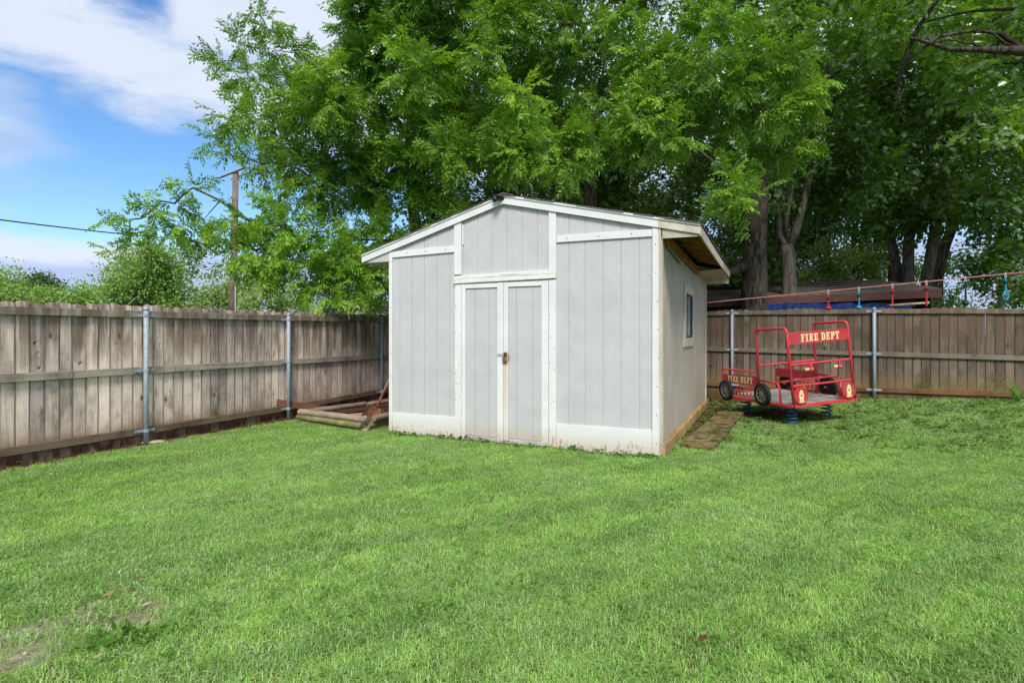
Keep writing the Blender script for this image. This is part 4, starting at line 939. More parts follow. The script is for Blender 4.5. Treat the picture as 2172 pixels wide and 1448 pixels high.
part('fascia_board', MB().add([q0 + ou, q1 + ou, q1 + ou + dn, q0 + ou + dn, q0 - ou * .1, q1 - ou * .1, q1 - ou * .1 + dn, q0 - ou * .1 + dn], [(0, 1, 2, 3)[::-1], (4, 5, 6, 7), (0, 4, 5, 1), (3, 2, 6, 7), (1, 5, 6, 2), (0, 3, 7, 4)]), M_brown, nb)
g0, g1 = q0 + Vector((0, .5, -.22)), q1 + Vector((-.25, .5, -.22))
part('beam', MB().add([g0, g1, g1 + dn, g0 + dn, g0 + Vector((0, .1, 0)), g1 + Vector((0, .1, 0)), g1 + Vector((0, .1, 0)) + dn, g0 + Vector((0, .1, 0)) + dn], [(0, 1, 2, 3)[::-1], (4, 5, 6, 7), (0, 4, 5, 1), (3, 2, 6, 7), (1, 5, 6, 2), (0, 3, 7, 4)]), M_brown, nb)
part('back_wall', MB().box(-4.0, 1.2, 0, 3.86, 1.35, 2.82), M_dark, nb); part('side_wall', MB().box(3.862, -1.1, 0, 3.92, 1.35, 2.46), M_dark, nb)  # walls close the dark bay, its shade painted into their colour
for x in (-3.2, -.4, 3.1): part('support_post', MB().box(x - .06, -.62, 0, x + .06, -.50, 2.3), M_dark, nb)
# rough boards of the far fence bay
tp = thing('blue_tarp', at(1760, 652, 13.9), 'crumpled dark blue tarpaulin hung below the outbuilding roof behind the fence', 'tarp')
mb = MB(); n = 40
for i in range(n):
    x = -1.9 + 4.0 * i / (n - 1); y = .06 * math.sin(i * 1.3) + .04 * math.sin(i * .5); zt_ = .10 + .02 * math.sin(i * .9)
    mb.v += [(x, y, zt_), (x, y + .03, -.45), (x, y + .012, zt_), (x, y + .042, -.45)]
for i in range(n - 1): a = i * 4; mb.f += [(a, a + 1, a + 5, a + 4), (a + 2, a + 6, a + 7, a + 3)]
part('tarp_sheet', mb, M_tarp, tp)

# ------------------------------------------------------------------ utility pole and wires
up_ = thing('utility_pole', (at(491, 660, 24).x, 24, 0), 'tall wooden utility pole with crossarms beyond the left fence', 'utility pole')
pt = at(500, 364, 24) - up_.location
part('pole_shaft', MB().tube([(0, 0, -.1), pt * .5 + Vector((0, 0, .0)), pt], [.17, .145, .115], 12), M_pole, up_, smooth=True)
part('crossarm', MB().tube([pt + Vector((-.55, -.16, -.28)), pt + Vector((.42, -.10, .13))], .055, 4), M_pole, up_)
part('crossarm', MB().tube([pt + Vector((-.28, .14, -.30)), pt + Vector((.66, .14, .04))], .045, 4), M_pole, up_)
part('brace', MB().tube([pt + Vector((0, -.12, -.45)), pt + Vector((-.35, -.15, -.22))], .015, 6), M_steel, up_)
for dx, dz in ((-.52, -.24), (.36, .14), (.6, .06)): part('insulator', MB().lathe([(.02, 0), (.03, .03), (.018, .06), (.03, .09), (.001, .11)], pt + Vector((dx, 0, dz)), (0, 0, 1), 8), M_black, up_)
cb = at(501, 660, 24) - up_.location; part('conduit', MB().tube([(cb.x, -.10, 0), (cb.x + .02, -.10, 4.2)], .03, 8), M_zinc, up_)
def wire(name, a, b, sag, r, m, label, cat, n=24):
    pts = [a.lerp(b, i / (n - 1)) - Vector((0, 0, sag * 4 * (i / (n - 1)) * (1 - i / (n - 1)))) for i in range(n)]
    return tag(part(name, MB().tube(pts, r, 6), m), label, cat)
wire('power_line', at(-300, 425, 13), at(486, 515, 23.9), .12, .021, M_wire, 'dark overhead cable running from the left edge to the utility pole', 'cable')
wire('guy_wire', at(272, 645, 20), at(497, 462, 23.9), 0, .010, M_zinc, 'thin pale guy wire slanting up in front of the round tree to the pole', 'wire')
wire('guy_wire', at(110, 650, 30), at(152, 618, 32), 0, .014, M_zinc, 'short pale wire rising over the left fence near the picture edge', 'wire')

# ------------------------------------------------------------------ foliage
def rotmat(d, upv, roll):
    """rows: spray x axis along d"""
    d = d / np.linalg.norm(d, axis=1, keepdims=True); s = np.cross(upv, d); s /= np.linalg.norm(s, axis=1, keepdims=True) + 1e-9; u = np.cross(d, s)
    c, si = np.cos(roll)[:, None], np.sin(roll)[:, None]; s2 = s * c + u * si; u2 = u * c - s * si
    return np.stack([d, s2, u2], 2)
def leaflet(p, d, n, L, w, fold=.25):
    d = d / np.linalg.norm(d); s = np.cross(n, d); s /= np.linalg.norm(s) + 1e-9; u = np.cross(d, s)
    return [p, p + d * L * .45 + s * w / 2 - u * fold * w * .5, p + d * L - u * L * .12, p + d * L * .45 - s * w / 2 - u * fold * w * .5], [(0, 2, 1), (0, 3, 2)]
def star(p, d, n, L):
    d = d / np.linalg.norm(d); s = np.cross(n, d); s /= np.linalg.norm(s) + 1e-9; u = np.cross(d, s)
    prof = [(0, 0), (-.05, .38), (.32, .22), (.35, .55), (.60, .22), (1, 0), (.60, -.22), (.35, -.55), (.32, -.22), (-.05, -.38)]
    vs = [p + d * a * L + s * b * L - u * (abs(b) * .25 + a * a * .15) * L for a, b in prof]
    return vs, [(0, 1, 2), (0, 2, 4), (2, 3, 4), (0, 4, 5), (0, 5, 6), (0, 6, 8), (6, 7, 8), (0, 8, 9)]
def kite(p, d, n, L):
    d = d / np.linalg.norm(d); s = np.cross(n, d); s /= np.linalg.norm(s) + 1e-9
    return [p, p + d * L * .5 + s * L * .34, p + d * L, p + d * L * .5 - s * L * .34], [(0, 2, 1), (0, 3, 2)]
def spray(kind, r_):
    V, T, tt = [], [], []
    def put(vs, fs, tn):
        o = len(V); V.extend(vs); T.extend([tuple(i + o for i in f) for f in fs]); tt.extend([tn] * len(vs))
    if kind == 'pecan':
        n = 8
        for i in range(n):
            s = (i + .6) / n; P = np.array([s * .42, 0, -.08 * s * s]); sg = 1 if i % 2 else -1
            rd = np.array([.65, sg * r_.uniform(.4, .9), r_.uniform(-.5, .25)]); rd /= np.linalg.norm(rd); RL = r_.uniform(.10, .17); tb = r_.uniform(-.15, .15)
            for k in range(4):
                q = (k + .6) / 4; pp = P + rd * RL * q + np.array([0, 0, -.06 * q * q])
                for s2 in ((-1, 1) if k < 3 else (0,)):
                    sd_ = np.cross([0, 0, 1], rd); d_ = rd * (.55 if s2 else 1) + sd_ * s2 * .75 + np.array([0, 0, r_.uniform(-.75, -.05)])
                    put(*leaflet(pp, d_, np.array([r_.normal() * .3, r_.normal() * .3, 1.]), r_.uniform(.072, .108), r_.uniform(.028, .038)), tb + r_.uniform(-.12, .12))
    elif kind == 'maple':
        for i in range(11):
            s = (i + .5) / 11; P = np.array([s * .55, 0, -.08 * s]); a = r_.uniform(0, 6.28); d_ = np.array([math.cos(a) * .7 + .4, math.sin(a), r_.uniform(-.5, .1)]); d_ /= np.linalg.norm(d_)
            put(*star(P + d_ * r_.uniform(.05, .14), d_ + np.array([0, 0, -.3]), np.array([r_.normal() * .35, r_.normal() * .35, 1.]), r_.uniform(.09, .14)), r_.uniform(-.15, .15))
    else:
        for i in range(20):
            P = r_.normal(size=3) * np.array([.26, .2, .14]); d_ = r_.normal(size=3) + np.array([0, 0, -.2])
            put(*kite(P, d_, r_.normal(size=3) * .6 + np.array([0, 0, 1.]), r_.uniform(.06, .11)), r_.uniform(-.15, .15))
    return np.array(V), np.array(T), np.array(tt)
r7 = np.random.default_rng(5)
TPL = {k: [spray(k, r7) for _ in range(6)] for k in ('pecan', 'maple', 'bush')}
DENS = {'pecan': 3.7, 'maple': 2.9, 'bush': 5.0}
def foliage(kind, C, Rr, per, rs, size=1., squash=.8, droop=.15, edge=.62, thin=None):
    """clump centres C, radii Rr -> one leaf mesh"""
    Vs, Ts, tn = [], [], []; off = 0; P, D, S, TT = [], [], [], []
    for c, r in zip(C, Rr):
        n = max(3, int(per * DENS[kind] * (r / .8) ** 2.2 * (thin(c) if thin else 1))); v = rs.normal(size=(n, 3)); v /= np.linalg.norm(v, axis=1, keepdims=True)
        rad = rs.random(n) ** edge * max(.3 * r, r - .24 * size); p = c + v * rad[:, None] * np.array([1, 1, squash]); d = v + rs.normal(size=(n, 3)) * .45 + np.array([0, 0, -droop])
        ct = rs.normal() * .10; young = rs.random() < .10
        P.append(p); D.append(d); S.append(rs.uniform(.75, 1.2, n) * size); tt = np.clip(rs.normal(.42 + ct, .16, n), 0, .74)
        if young: m_ = rs.random(n) < .5; tt[m_] = rs.uniform(.76, .98, m_.sum())
        TT.append(tt)
    P, D, S, TT = map(np.concatenate, (P, D, S, TT)); RM = rotmat(D, np.tile([0, 0, 1.], (len(P), 1)) + rs.normal(size=(len(P), 3)) * .15, rs.normal(size=len(P)) * .5)
    which = rs.integers(0, 6, len(P))
    for k in range(6):
        V, T, t0 = TPL[kind][k]; ids = np.where(which == k)[0]
        if not len(ids): continue
        W = np.einsum('nij,vj->nvi', RM[ids], V) * S[ids][:, None, None] + P[ids][:, None, :]
        n = len(ids); Vs.append(W.reshape(-1, 3)); Ts.append((T[None] + (np.arange(n) * len(V))[:, None, None]).reshape(-1, 3) + off); off += n * len(V)
        tn.append(np.clip(TT[ids][:, None] + t0[None], 0, 1).ravel())
    return np.concatenate(Vs), np.concatenate(Ts), np.concatenate(tn)
def grow(trunk, C, r_tip, rs, rmax, jit=.12):
    """trunk: list of (Vector, radius). Limbs join every clump centre to the nearest limb already grown."""
    nodes = [Vector(p) for p, _ in trunk]; par = [-1] + list(range(len(trunk) - 1)); load = [0] * len(nodes); start = max(1, len(trunk) // 2)
    tops = nodes[-1]; order = sorted(range(len(C)), key=lambda i: (Vector(C[i]) - tops).length)
    for i in order:
        c = Vector(C[i]); best, bd = None, 1e9
        for k in range(start, len(nodes)):
            dd = (nodes[k] - c).length + .25 * max(0, nodes[k].z - c.z)
            if dd < bd: best, bd = k, dd
        a = nodes[best]; n = max(2, int((c - a).length / .5)); prev = best
        for s in range(1, n + 1):
            q = s / n; p = a.lerp(c, q) + Vector(rs.normal(size=3)) * jit * (1 if s < n else .3) * .35 + Vector((0, 0, random.uniform(-.05, .08) * math.sin(math.pi * q) * (c - a).length))
            nodes.append(p); par.append(prev); load.append(0); prev = len(nodes) - 1
        k = prev
        while k != -1: load[k] += 1; k = par[k]
    kids = {}
    for i, p in enumerate(par): kids.setdefault(p, []).append(i)
    rad = [min(rmax, r_tip * (l + .6) ** .5) for l in load]; mb = MB()
    for st in range(len(trunk), len(nodes)):
        if kids.get(par[st], [None])[0] != st or par[st] < len(trunk):      # start of a chain
            ch = [par[st], st]; k = st
            while k in kids: k = kids[k][0]; ch.append(k)
            pts = [nodes[i] for i in ch]; rr = [min(rad[ch[1]], rad[ch[0]] if par[st] >= len(trunk) else rad[ch[1]])] + [rad[i] for i in ch[1:]]
            rr[-1] *= .5; mb.tube(pts, rr, 6, cap=False)
    return mb
def tree(name, kind, leaf, barkm, trunk, C, Rr, per, label, cat='tree', group=None, seed=1, size=1., r_tip=.0075, rmax=.2, squash=.8, droop=.15, extra=None, limbs=True, thin=None):
    rs = np.random.default_rng(seed); base = Vector(trunk[0][0]); o = thing(name, base, label, cat, group)
    C = [np.array(c) - np.array(base) for c in C]; tk = [(Vector(p) - base, r) for p, r in trunk]
    part('trunk', MB().tube([p for p, _ in tk], [r for _, r in tk], 14), barkm, o, smooth=True)
    for ex in (extra or []): part('limb', MB().tube([Vector(p) - base for p, _ in ex], [r for _, r in ex], 10), barkm, o, smooth=True)
    if limbs:
        b = part('branches', grow(tk, C, r_tip, rs, rmax), barkm, o, smooth=True); b['kind'] = 'stuff'
    V, T, tt = foliage(kind, C, Rr, per, rs, size, squash, droop, thin=(lambda c: thin(c + np.array(base))) if thin else None)
    c = link('crown', np_mesh('crown', V, T, [leaf], tt), o); c['kind'] = 'stuff'
    return o
rs = np.random.default_rng(12)
def clumps(spec, jit=.15):
    C, Rr = [], []
    for px, py, rpx, Yd in spec:
        Yj = Yd + rs.normal() * jit; C.append(np.array(at(px, py, Yj))); Rr.append(rpx / F * Yj)
    return C, Rr
# the big bright tree: left part with its outline against the sky
A1 = [(505, 95, 34, 11.5), (560, 45, 48, 11.8), (600, 110, 60, 12), (530, 165, 62, 11.6), (478, 250, 44, 11.3), (545, 262, 72, 11.5), (620, 215, 68, 11.8), (600, 300, 60, 11.2), (690, 130, 34, 12), (660, 260, 55, 11.5), (455, 295, 26, 11), (480, 322, 24, 10.9), (550, 345, 38, 10.8), (470, 130, 30, 11.4), (650, 200, 60, 11.6),
      (700, 200, 50, 11.3), (590, 420, 40, 10.6), (505, 312, 26, 10.8), (640, 360, 62, 10.9), (600, 480, 60, 10.4), (520, 465, 40, 10.2), (540, 530, 52, 10.1), (480, 560, 26, 10), (545, 560, 36, 10), (610, 550, 54, 10.2), (655, 590, 46, 10.1), (705, 585, 48, 10.2), (695, 625, 22, 10.1), (760, 590, 40, 10.4), (720, 540, 62, 10.3), (780, 540, 50, 10.6), (790, 625, 22, 10.8), (808, 590, 30, 11.2), (810, 640, 20, 11.3),
      (405, 400, 30, 10.2), (370, 430, 32, 10.2), (320, 445, 32, 10.1), (275, 465, 28, 10.1), (330, 490, 26, 10.2), (380, 480, 40, 10.1), (430, 470, 44, 10.2), (405, 510, 26, 10.2), (480, 490, 26, 10.2), (245, 535, 16, 10), (275, 512, 14, 10), (460, 540, 24, 10.1)]
for px in range(700, 1000, 88):
    for py in range(-30, 500, 88):
        if px < 740 and py < 100: continue
        A1.append((px + rs.uniform(-25, 25), py + rs.uniform(-25, 25), rs.uniform(55, 80), rs.uniform(10.2, 12.6)))
for (px, py) in ((760, 20), (770, 130), (740, 240), (830, 60), (800, 310), (790, 400), (860, 350)): A1.append((px, py, 56, 12))
for px in range(760, 1100, 110):
    for py in (-130, -240, -350): A1.append((px + rs.uniform(-30, 30), py + rs.uniform(-30, 30), 85, rs.uniform(10.5, 13)))
C, Rr = clumps([q for q in A1])
tb = at(905, 700, 14.4); tb.z = .1
tree('pecan_tree', 'pecan', L_pecan, M_bark, [(tb, .24), (tb + Vector((.02, -.1, 1.4)), .20), (tb + Vector((-.1, -.3, 3.0)), .17), (tb + Vector((-.25, -.7, 4.6)), .13), (tb + Vector((-.3, -.9, 6.2)), .09)], C, Rr, 32, 'bright green leafy tree whose crown reaches over the left fence beside the open sky', thin=lambda c: .55 if (c[0] / c[1] < -.37 and c[2] > 4.2) else (.7 if c[0] / c[1] < -.5 else 1.), seed=21, rmax=.075)
# second bright tree over the shed
A2 = []
for px in range(1010, 1720, 84):
    for py in range(-30, 330, 84):
        if 1370 < px < 1440 and py < 130: continue
        if 1215 < px < 1290 and 40 < py < 160: continue
        A2.append((px + rs.uniform(-26, 26), py + rs.uniform(-26, 26), rs.uniform(46, 74), rs.uniform(9.6, 12.4)))
A2 += [(1090, 340, 60, 10.4), (1050, 290, 50, 10), (1180, 300, 60, 10), (1200, 350, 40, 9.6), (1100, 200, 60, 9.8), (1230, 310, 40, 9.6), (1350, 250, 70, 9.8), (1420, 290, 50, 9.6), (1390, 200, 60, 9.9), (1480, 150, 70, 9.8), (1560, 180, 70, 9.7), (1650, 130, 60, 9.8), (1690, 200, 44, 9.8), (1640, 240, 40, 9.7), (1590, 330, 34, 9.6), (1540, 400, 44, 9.4), (1570, 430, 30, 9.3), (1510, 420, 26, 9.4), (1600, 420, 24, 9.3), (1545, 370, 26, 9.5), (1740, 170, 30, 9.9)]
for px in range(1050, 1750, 120):
    for py in (-140, -260, -380): A2.append((px + rs.uniform(-30, 30), py + rs.uniform(-30, 30), 80, rs.uniform(10, 13)))
C, Rr = clumps(A2)
tb = at(1238, 700, 13.9); tb.z = .1
tree('pecan_tree', 'pecan', L_pecan, M_bark, [(tb, .26), (tb + Vector((.0, -.05, 1.5)), .21), (tb + Vector((.05, -.2, 3.2)), .18), (tb + Vector((.1, -.6, 4.8)), .14), (tb + Vector((.1, -1.0, 6.4)), .09)], C, Rr, 30, 'bright green leafy tree hanging low over the shed roof', seed=22, rmax=.075)
# dark maples behind
def area(x0, x1, y0, y1, step, r, Y0, Y1, skip=None):
    o = []
    for px in np.arange(x0, x1, step):
        for py in np.arange(y0, y1, step):
            a, b = px + rs.uniform(-.3, .3) * step, py + rs.uniform(-.3, .3) * step
            if skip and skip(a, b): continue
            o.append((a, b, r * rs.uniform(.8, 1.2), rs.uniform(Y0, Y1)))
    return o
def tk(pts): return [(at(x, y, Yd) if y < 699 else Vector((at(x, 700, Yd).x, Yd, .1)), w / 2 / F * Yd) for x, y, w, Yd in pts]
gapf = lambda a, b: (b > 500 and rs.random() < .45) or (1360 < a < 1440 and b < 120)
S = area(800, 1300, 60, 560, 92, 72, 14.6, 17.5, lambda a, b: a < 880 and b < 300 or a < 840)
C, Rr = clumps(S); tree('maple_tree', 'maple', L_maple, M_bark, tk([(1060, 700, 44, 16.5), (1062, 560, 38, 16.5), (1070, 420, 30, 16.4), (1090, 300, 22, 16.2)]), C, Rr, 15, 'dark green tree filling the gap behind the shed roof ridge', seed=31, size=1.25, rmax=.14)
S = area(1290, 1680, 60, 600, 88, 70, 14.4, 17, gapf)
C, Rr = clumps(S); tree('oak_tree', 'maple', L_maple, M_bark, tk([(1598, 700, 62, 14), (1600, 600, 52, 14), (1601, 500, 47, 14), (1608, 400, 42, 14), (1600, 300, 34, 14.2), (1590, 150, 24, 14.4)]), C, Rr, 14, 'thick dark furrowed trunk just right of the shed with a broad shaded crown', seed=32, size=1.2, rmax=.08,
     extra=[tk([(1590, 560, 24, 14), (1560, 574, 19, 13.9), (1525, 583, 17, 13.7), (1495, 602, 16, 13.6), (1460, 625, 14, 13.5)])])
S = area(1640, 1850, 120, 560, 88, 70, 14.2, 16.6, lambda a, b: b > 440 and rs.random() < .6)
C, Rr = clumps(S); tree('maple_tree', 'maple', L_maple, M_bark2, tk([(1672, 700, 33, 14.6), (1673, 600, 29, 14.6), (1672, 540, 29, 14.6), (1668, 520, 26, 14.6)]), C, Rr, 14, 'grey forked trunk standing just right of the thick dark trunk', seed=33, size=1.2, rmax=.10,
     extra=[tk([(1668, 528, 17, 14.6), (1652, 500, 14, 14.6), (1648, 440, 12, 14.6), (1652, 380, 11, 14.7), (1640, 300, 10, 14.8)]), tk([(1672, 528, 20, 14.6), (1688, 490, 17, 14.6), (1702, 440, 15, 14.6), (1716, 380, 13, 14.6), (1735, 260, 15, 14.5), (1765, 140, 12, 14.4), (1800, 40, 9, 14.2)]), tk([(1670, 516, 12, 14.6), (1668, 470, 10, 14.5), (1678, 400, 9, 14.4)])])
S = area(1840, 2020, 60, 520, 90, 72, 15.2, 18.5, lambda a, b: b > 430 and rs.random() < .75)
C, Rr = clumps(S); tree('maple_tree', 'maple', L_maple, M_bark2, tk([(1926, 700, 34, 17.6), (1926, 590, 22, 17.6), (1927, 520, 21, 17.6), (1928, 505, 20, 17.6)]), C, Rr, 13, 'middle slender grey trunk forking above the outbuilding roof', group=None, seed=34, size=1.2, rmax=.09,
     extra=[tk([(1927, 512, 13, 17.6), (1912, 460, 12, 17.6), (1903, 400, 10, 17.6), (1890, 300, 7, 17.6)]), tk([(1929, 512, 17, 17.6), (1942, 460, 15, 17.6), (1957, 415, 13, 17.6), (1975, 330, 9, 17.4)])])
C, Rr = clumps([(1860, 400, 60, 17), (1880, 330, 60, 17), (1850, 260, 60, 17), (1830, 340, 50, 17)])
tree('maple_tree', 'maple', L_maple, M_bark2, tk([(1915, 700, 26, 18), (1908, 590, 17, 18), (1893, 520, 17, 18), (1875, 460, 15, 18), (1860, 420, 13, 18)]), C, Rr, 13, 'leaning slender trunk, leftmost of the stems above the outbuilding roof', seed=35, size=1.2, rmax=.07)
S = area(2010, 2330, 30, 500, 95, 78, 14.6, 18, lambda a, b: b > 470 and rs.random() < .6)
C, Rr = clumps(S); tree('maple_tree', 'maple', L_maple, M_bark2, tk([(1962, 700, 34, 17), (1966, 590, 21, 17), (1980, 510, 21, 17), (1990, 450, 19, 17), (1998, 430, 18, 17)]), C, Rr, 13, 'twisted grey trunk right of the forked one with a wide dark crown', seed=36, size=1.2, rmax=.10,
     extra=[tk([(1994, 440, 12, 17), (1978, 410, 10, 17), (1965, 370, 8, 17), (1960, 310, 6, 17)]), tk([(1996, 440, 14, 17), (2012, 410, 12, 17), (2030, 340, 10, 16.8), (2070, 220, 8, 16.5)])])
C, Rr = clumps([(2060, 420, 60, 18), (2110, 470, 50, 17.5), (2150, 520, 50, 17), (2080, 540, 40, 17.5), (2140, 580, 50, 17), (2190, 450, 60, 17), (2190, 600, 50, 17), (2060, 590, 34, 18), (2115, 630, 30, 17.4)])
tree('maple_tree', 'maple', L_maple, M_bark, tk([(1983, 700, 34, 18.5), (1988, 590, 21, 18.5), (2004, 520, 21, 18.5), (2030, 460, 17, 18.5), (2060, 420, 13, 18.5)]), C, Rr, 17, 'dark stem leaning right behind the twisted trunk at the right end of the fence', seed=37, size=1.15, rmax=.07)
# near tree off to the right: reaching boughs and dead twigs in the upper right corner
S = area(1800, 2400, -60, 330, 105, 80, 10.5, 14, lambda a, b: (b > 160 and a < 2000) or rs.random() < .22) + area(1800, 2700, -420, -80, 130, 110, 9.5, 14)
C, Rr = clumps(S)
deadA = [(2350, 190, 40, 11), (2220, 120, 30, 10.6), (2172, 108, 22, 10.4), (2090, 106, 13, 10.3), (2010, 104, 9, 10.2), (1960, 88, 7, 10.2), (1930, 80, 5, 10.1)]
ro = Vector((12.4, 9.6, .15))
tree('maple_tree', 'maple', leafmat('sunlit_maple_leaf', (.11, .20, .03), (.20, .34, .055), (.32, .44, .08), .5, .08), M_bark, [(ro, .28), (ro + Vector((-.05, 0, 2)), .22), (ro + Vector((-.3, 0, 4)), .18), (ro + Vector((-.8, .2, 6)), .13)], C, Rr, 11, 'overhanging tree at the right edge with bare dead boughs in the top right corner', seed=38, size=1.2, rmax=.10,  # lighter copy of the maple leaf, sunlight in the crown put into its colour
     extra=[[(ro + Vector((-.2, 0, 3.6)), .10)] + tk(deadA[1:]), tk([(2172, 108, 14, 10.4), (2120, 70, 8, 10.3), (2060, 66, 7, 10.2), (1990, 78, 6, 10.2), (1950, 110, 6, 10.3), (1920, 130, 5, 10.4)]), tk([(1900, 190, 9, 12), (1925, 110, 10, 12), (1950, 55, 9, 12), (1985, 5, 8, 12), (2020, -40, 7, 12)]), tk([(2090, 106, 5, 10.3), (2060, 92, 4, 10.2), (2010, 84, 4, 10.1), (1975, 92, 3, 10.1)]), tk([(2150, 20, 7, 11), (2080, 22, 6, 11), (2030, 30, 5, 11), (1960, 48, 4, 11)]), tk([(2172, 108, 8, 10.4), (2130, 92, 6, 10.3), (2105, 70, 4, 10.2), (2070, 62, 3, 10.1)])])
# sunlit and shaded trees farther back
def bush(px, py, Yd, spec, leaf, label, name='tree', per=20, size=1.7, seed=50, squash=.85, kind='bush', w=.14, group=None):
    C, Rr = clumps([(x, y, r, Yd + rs.uniform(-.04, .04) * Yd) for x, y, r in spec], .3)
    b = at(px, 700, Yd); b.z = .0; top = at(px + 4, py, Yd)
    tree(name, kind, leaf, M_bark2, [(b, w * 1.2), (b.lerp(top, .5), w), (top, w * .6)], C, Rr, per, label, seed=seed, size=size, squash=squash, rmax=w * .6, r_tip=.02, group=group)
bush(312, 600, 21, [(305, 520, 22), (330, 545, 34), (275, 560, 30), (360, 565, 26), (300, 590, 44), (345, 600, 40), (250, 600, 26), (390, 590, 20), (270, 630, 40), (320, 640, 44), (370, 640, 34), (225, 625, 18), (400, 560, 12), (240, 575, 14)], L_far, 'round mid-green tree standing alone beyond the left fence', 'tree', 26, 1.25, 51)
bush(78, 620, 55, [(60, 610, 18), (85, 600, 16), (105, 615, 18), (50, 630, 18), (120, 630, 16), (80, 630, 22)], L_fardark, 'dark domed tree far off behind the left fence', 'tree', 16, 2.6, 52, w=.3)
bush(10, 600, 26, [(0, 590, 18), (22, 575, 10), (10, 610, 22), (35, 625, 22), (-20, 600, 30), (0, 640, 26), (45, 600, 8)], L_far, 'loose green tree at the left edge of the picture', 'tree', 20, 1.4, 53)
bush(150, 640, 34, [(100, 632, 22), (140, 636, 20), (175, 632, 20), (205, 630, 18), (60, 640, 22), (120, 650, 22), (190, 650, 22), (185, 612, 9)], L_far, 'long low hedge of green trees between the left edge and the round tree', 'hedge', 22, 1.7, 54)
bush(545, 640, 32, [(450, 625, 26), (490, 610, 26), (530, 605, 28), (570, 615, 30), (610, 635, 26), (430, 645, 26), (480, 645, 28), (530, 645, 30), (590, 655, 26), (650, 655, 24), (415, 625, 12)], L_farlight, 'pale yellow-green spreading tree behind the utility pole', 'tree', 14, 1.6, 55)
bush(740, 650, 48, [(700, 655, 18), (725, 645, 18), (755, 638, 18), (785, 648, 16), (810, 650, 18), (740, 660, 20)], L_fardark, 'hazy blue-green tree far off between the leaves and the shed', 'tree', 16, 2.4, 56, w=.3)
bush(762, 668, 30, [(745, 668, 10), (765, 664, 11), (782, 670, 9), (730, 674, 9)], L_farlight, 'small yellow-green bush just above the fence beside the shed', 'bush', 16, 1.1, 57)
bush(1820, 560, 22, [(1760, 570, 34), (1800, 540, 34), (1840, 560, 38), (1790, 590, 30), (1880, 540, 34), (1860, 590, 26), (1740, 530, 26), (1700, 600, 22), (1540, 560, 26), (1530, 610, 22), (1720, 585, 24)], L_farlight, 'sunlit bright green tree seen between the trunks behind the outbuilding', 'tree', 17, 1.3, 58)
bush(2010, 640, 16.5, [(1995, 650, 20), (2020, 630, 24), (2040, 655, 20), (2010, 665, 18), (2060, 650, 14)], L_far, 'fresh green bush right of the outbuilding above the fence', 'bush', 24, .9, 59)
bush(2120, 600, 22, [(2070, 612, 12), (2090, 630, 14), (2142, 612, 12), (2110, 620, 10)], L_pink, 'pink flowering shrub showing through the dark leaves', 'bush', 10, .9, 60)
bush(2250, 560, 24, [(2100, 560, 50), (2170, 520, 60), (2240, 570, 60), (2180, 620, 50), (2000, 560, 40), (1950, 580, 36), (2300, 500, 70)], L_far, 'green tree far behind the trunks at the right edge', 'tree', 9, 1.5, 61)
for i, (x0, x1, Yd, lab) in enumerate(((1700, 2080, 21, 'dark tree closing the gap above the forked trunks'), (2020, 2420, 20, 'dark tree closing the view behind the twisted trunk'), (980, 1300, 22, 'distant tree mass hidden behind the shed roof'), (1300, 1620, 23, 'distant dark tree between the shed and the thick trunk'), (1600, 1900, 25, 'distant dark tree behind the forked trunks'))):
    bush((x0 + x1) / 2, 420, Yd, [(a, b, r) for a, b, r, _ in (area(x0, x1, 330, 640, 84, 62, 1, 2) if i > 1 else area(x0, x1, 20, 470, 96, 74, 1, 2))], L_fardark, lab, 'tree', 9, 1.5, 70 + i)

# ------------------------------------------------------------------ small plants, litter, mulch
def ovals(P, n_leaf, L, rs, up=.5, kind='kite'):
    Vs, Ts, tt = [], [], []; off = 0
    for p in P:
        k = rs.integers(*n_leaf); t0 = rs.uniform(.1, .7)
        for _ in range(k):
            a = rs.uniform(0, 6.28); l = rs.uniform(*L); q = p + np.array([math.cos(a), math.sin(a), 0]) * l * rs.uniform(.1, .9) + np.array([0, 0, rs.uniform(0, up)])
            d = np.array([math.cos(a), math.sin(a), rs.uniform(-.2, .5)]); v, f = kite(q, d, np.array([rs.normal() * .3, rs.normal() * .3, 1.]), l)
            Vs.append(np.array(v)); Ts.append(np.array(f) + off); off += 4; tt += [min(1, max(0, t0 + rs.uniform(-.1, .15)))] * 4
    return np.concatenate(Vs), np.concatenate(Ts), np.array(tt)
rw = np.random.default_rng(77)
def gp(x, y): return np.array([x, y, float(gz(x, y)) + .004])
P = []
while len(P) < 900:
    e, n = rw.uniform(-7.3, 7), rw.uniform(7.2, 12.9); v = yard(e, n); le, ln = e - SE0, n - SN0
    if -.1 < le < SHW + .06 and -.1 < ln < SHD + .1: continue
    if -2.3 < le < 0 and rw.random() < .9: continue
    near = (n > 8.2 and le > 0) or (e < -FD + .5) or (le > SHW and le < SHW + 1.2)
    if not near and rw.random() < .9: continue
    if abs(v.x) > v.y * .98: continue
    P.append(gp(v.x, v.y))
for _ in range(80):
    v = yard(SE0 + rw.uniform(.1, SHW + .1), SN0 - rw.uniform(.035, .16)); P.append(gp(v.x, v.y) * np.array([1, 1, .6]))
V, T, tt = ovals(P, (4, 11), (.03, .07), rw, .06); tag(link('weeds', np_mesh('weeds', V, T, [L_weed], tt)), None, None, None, 'stuff')
P = []
for _ in range(2600):
    y = rw.uniform(2.3, 6.2); x = rw.uniform(-.95, .95) * y
    if fbm(x, y, 1.3, 60) + rw.random() * .12 > .55: P.append(gp(x, y) + np.array([0, 0, .025]))
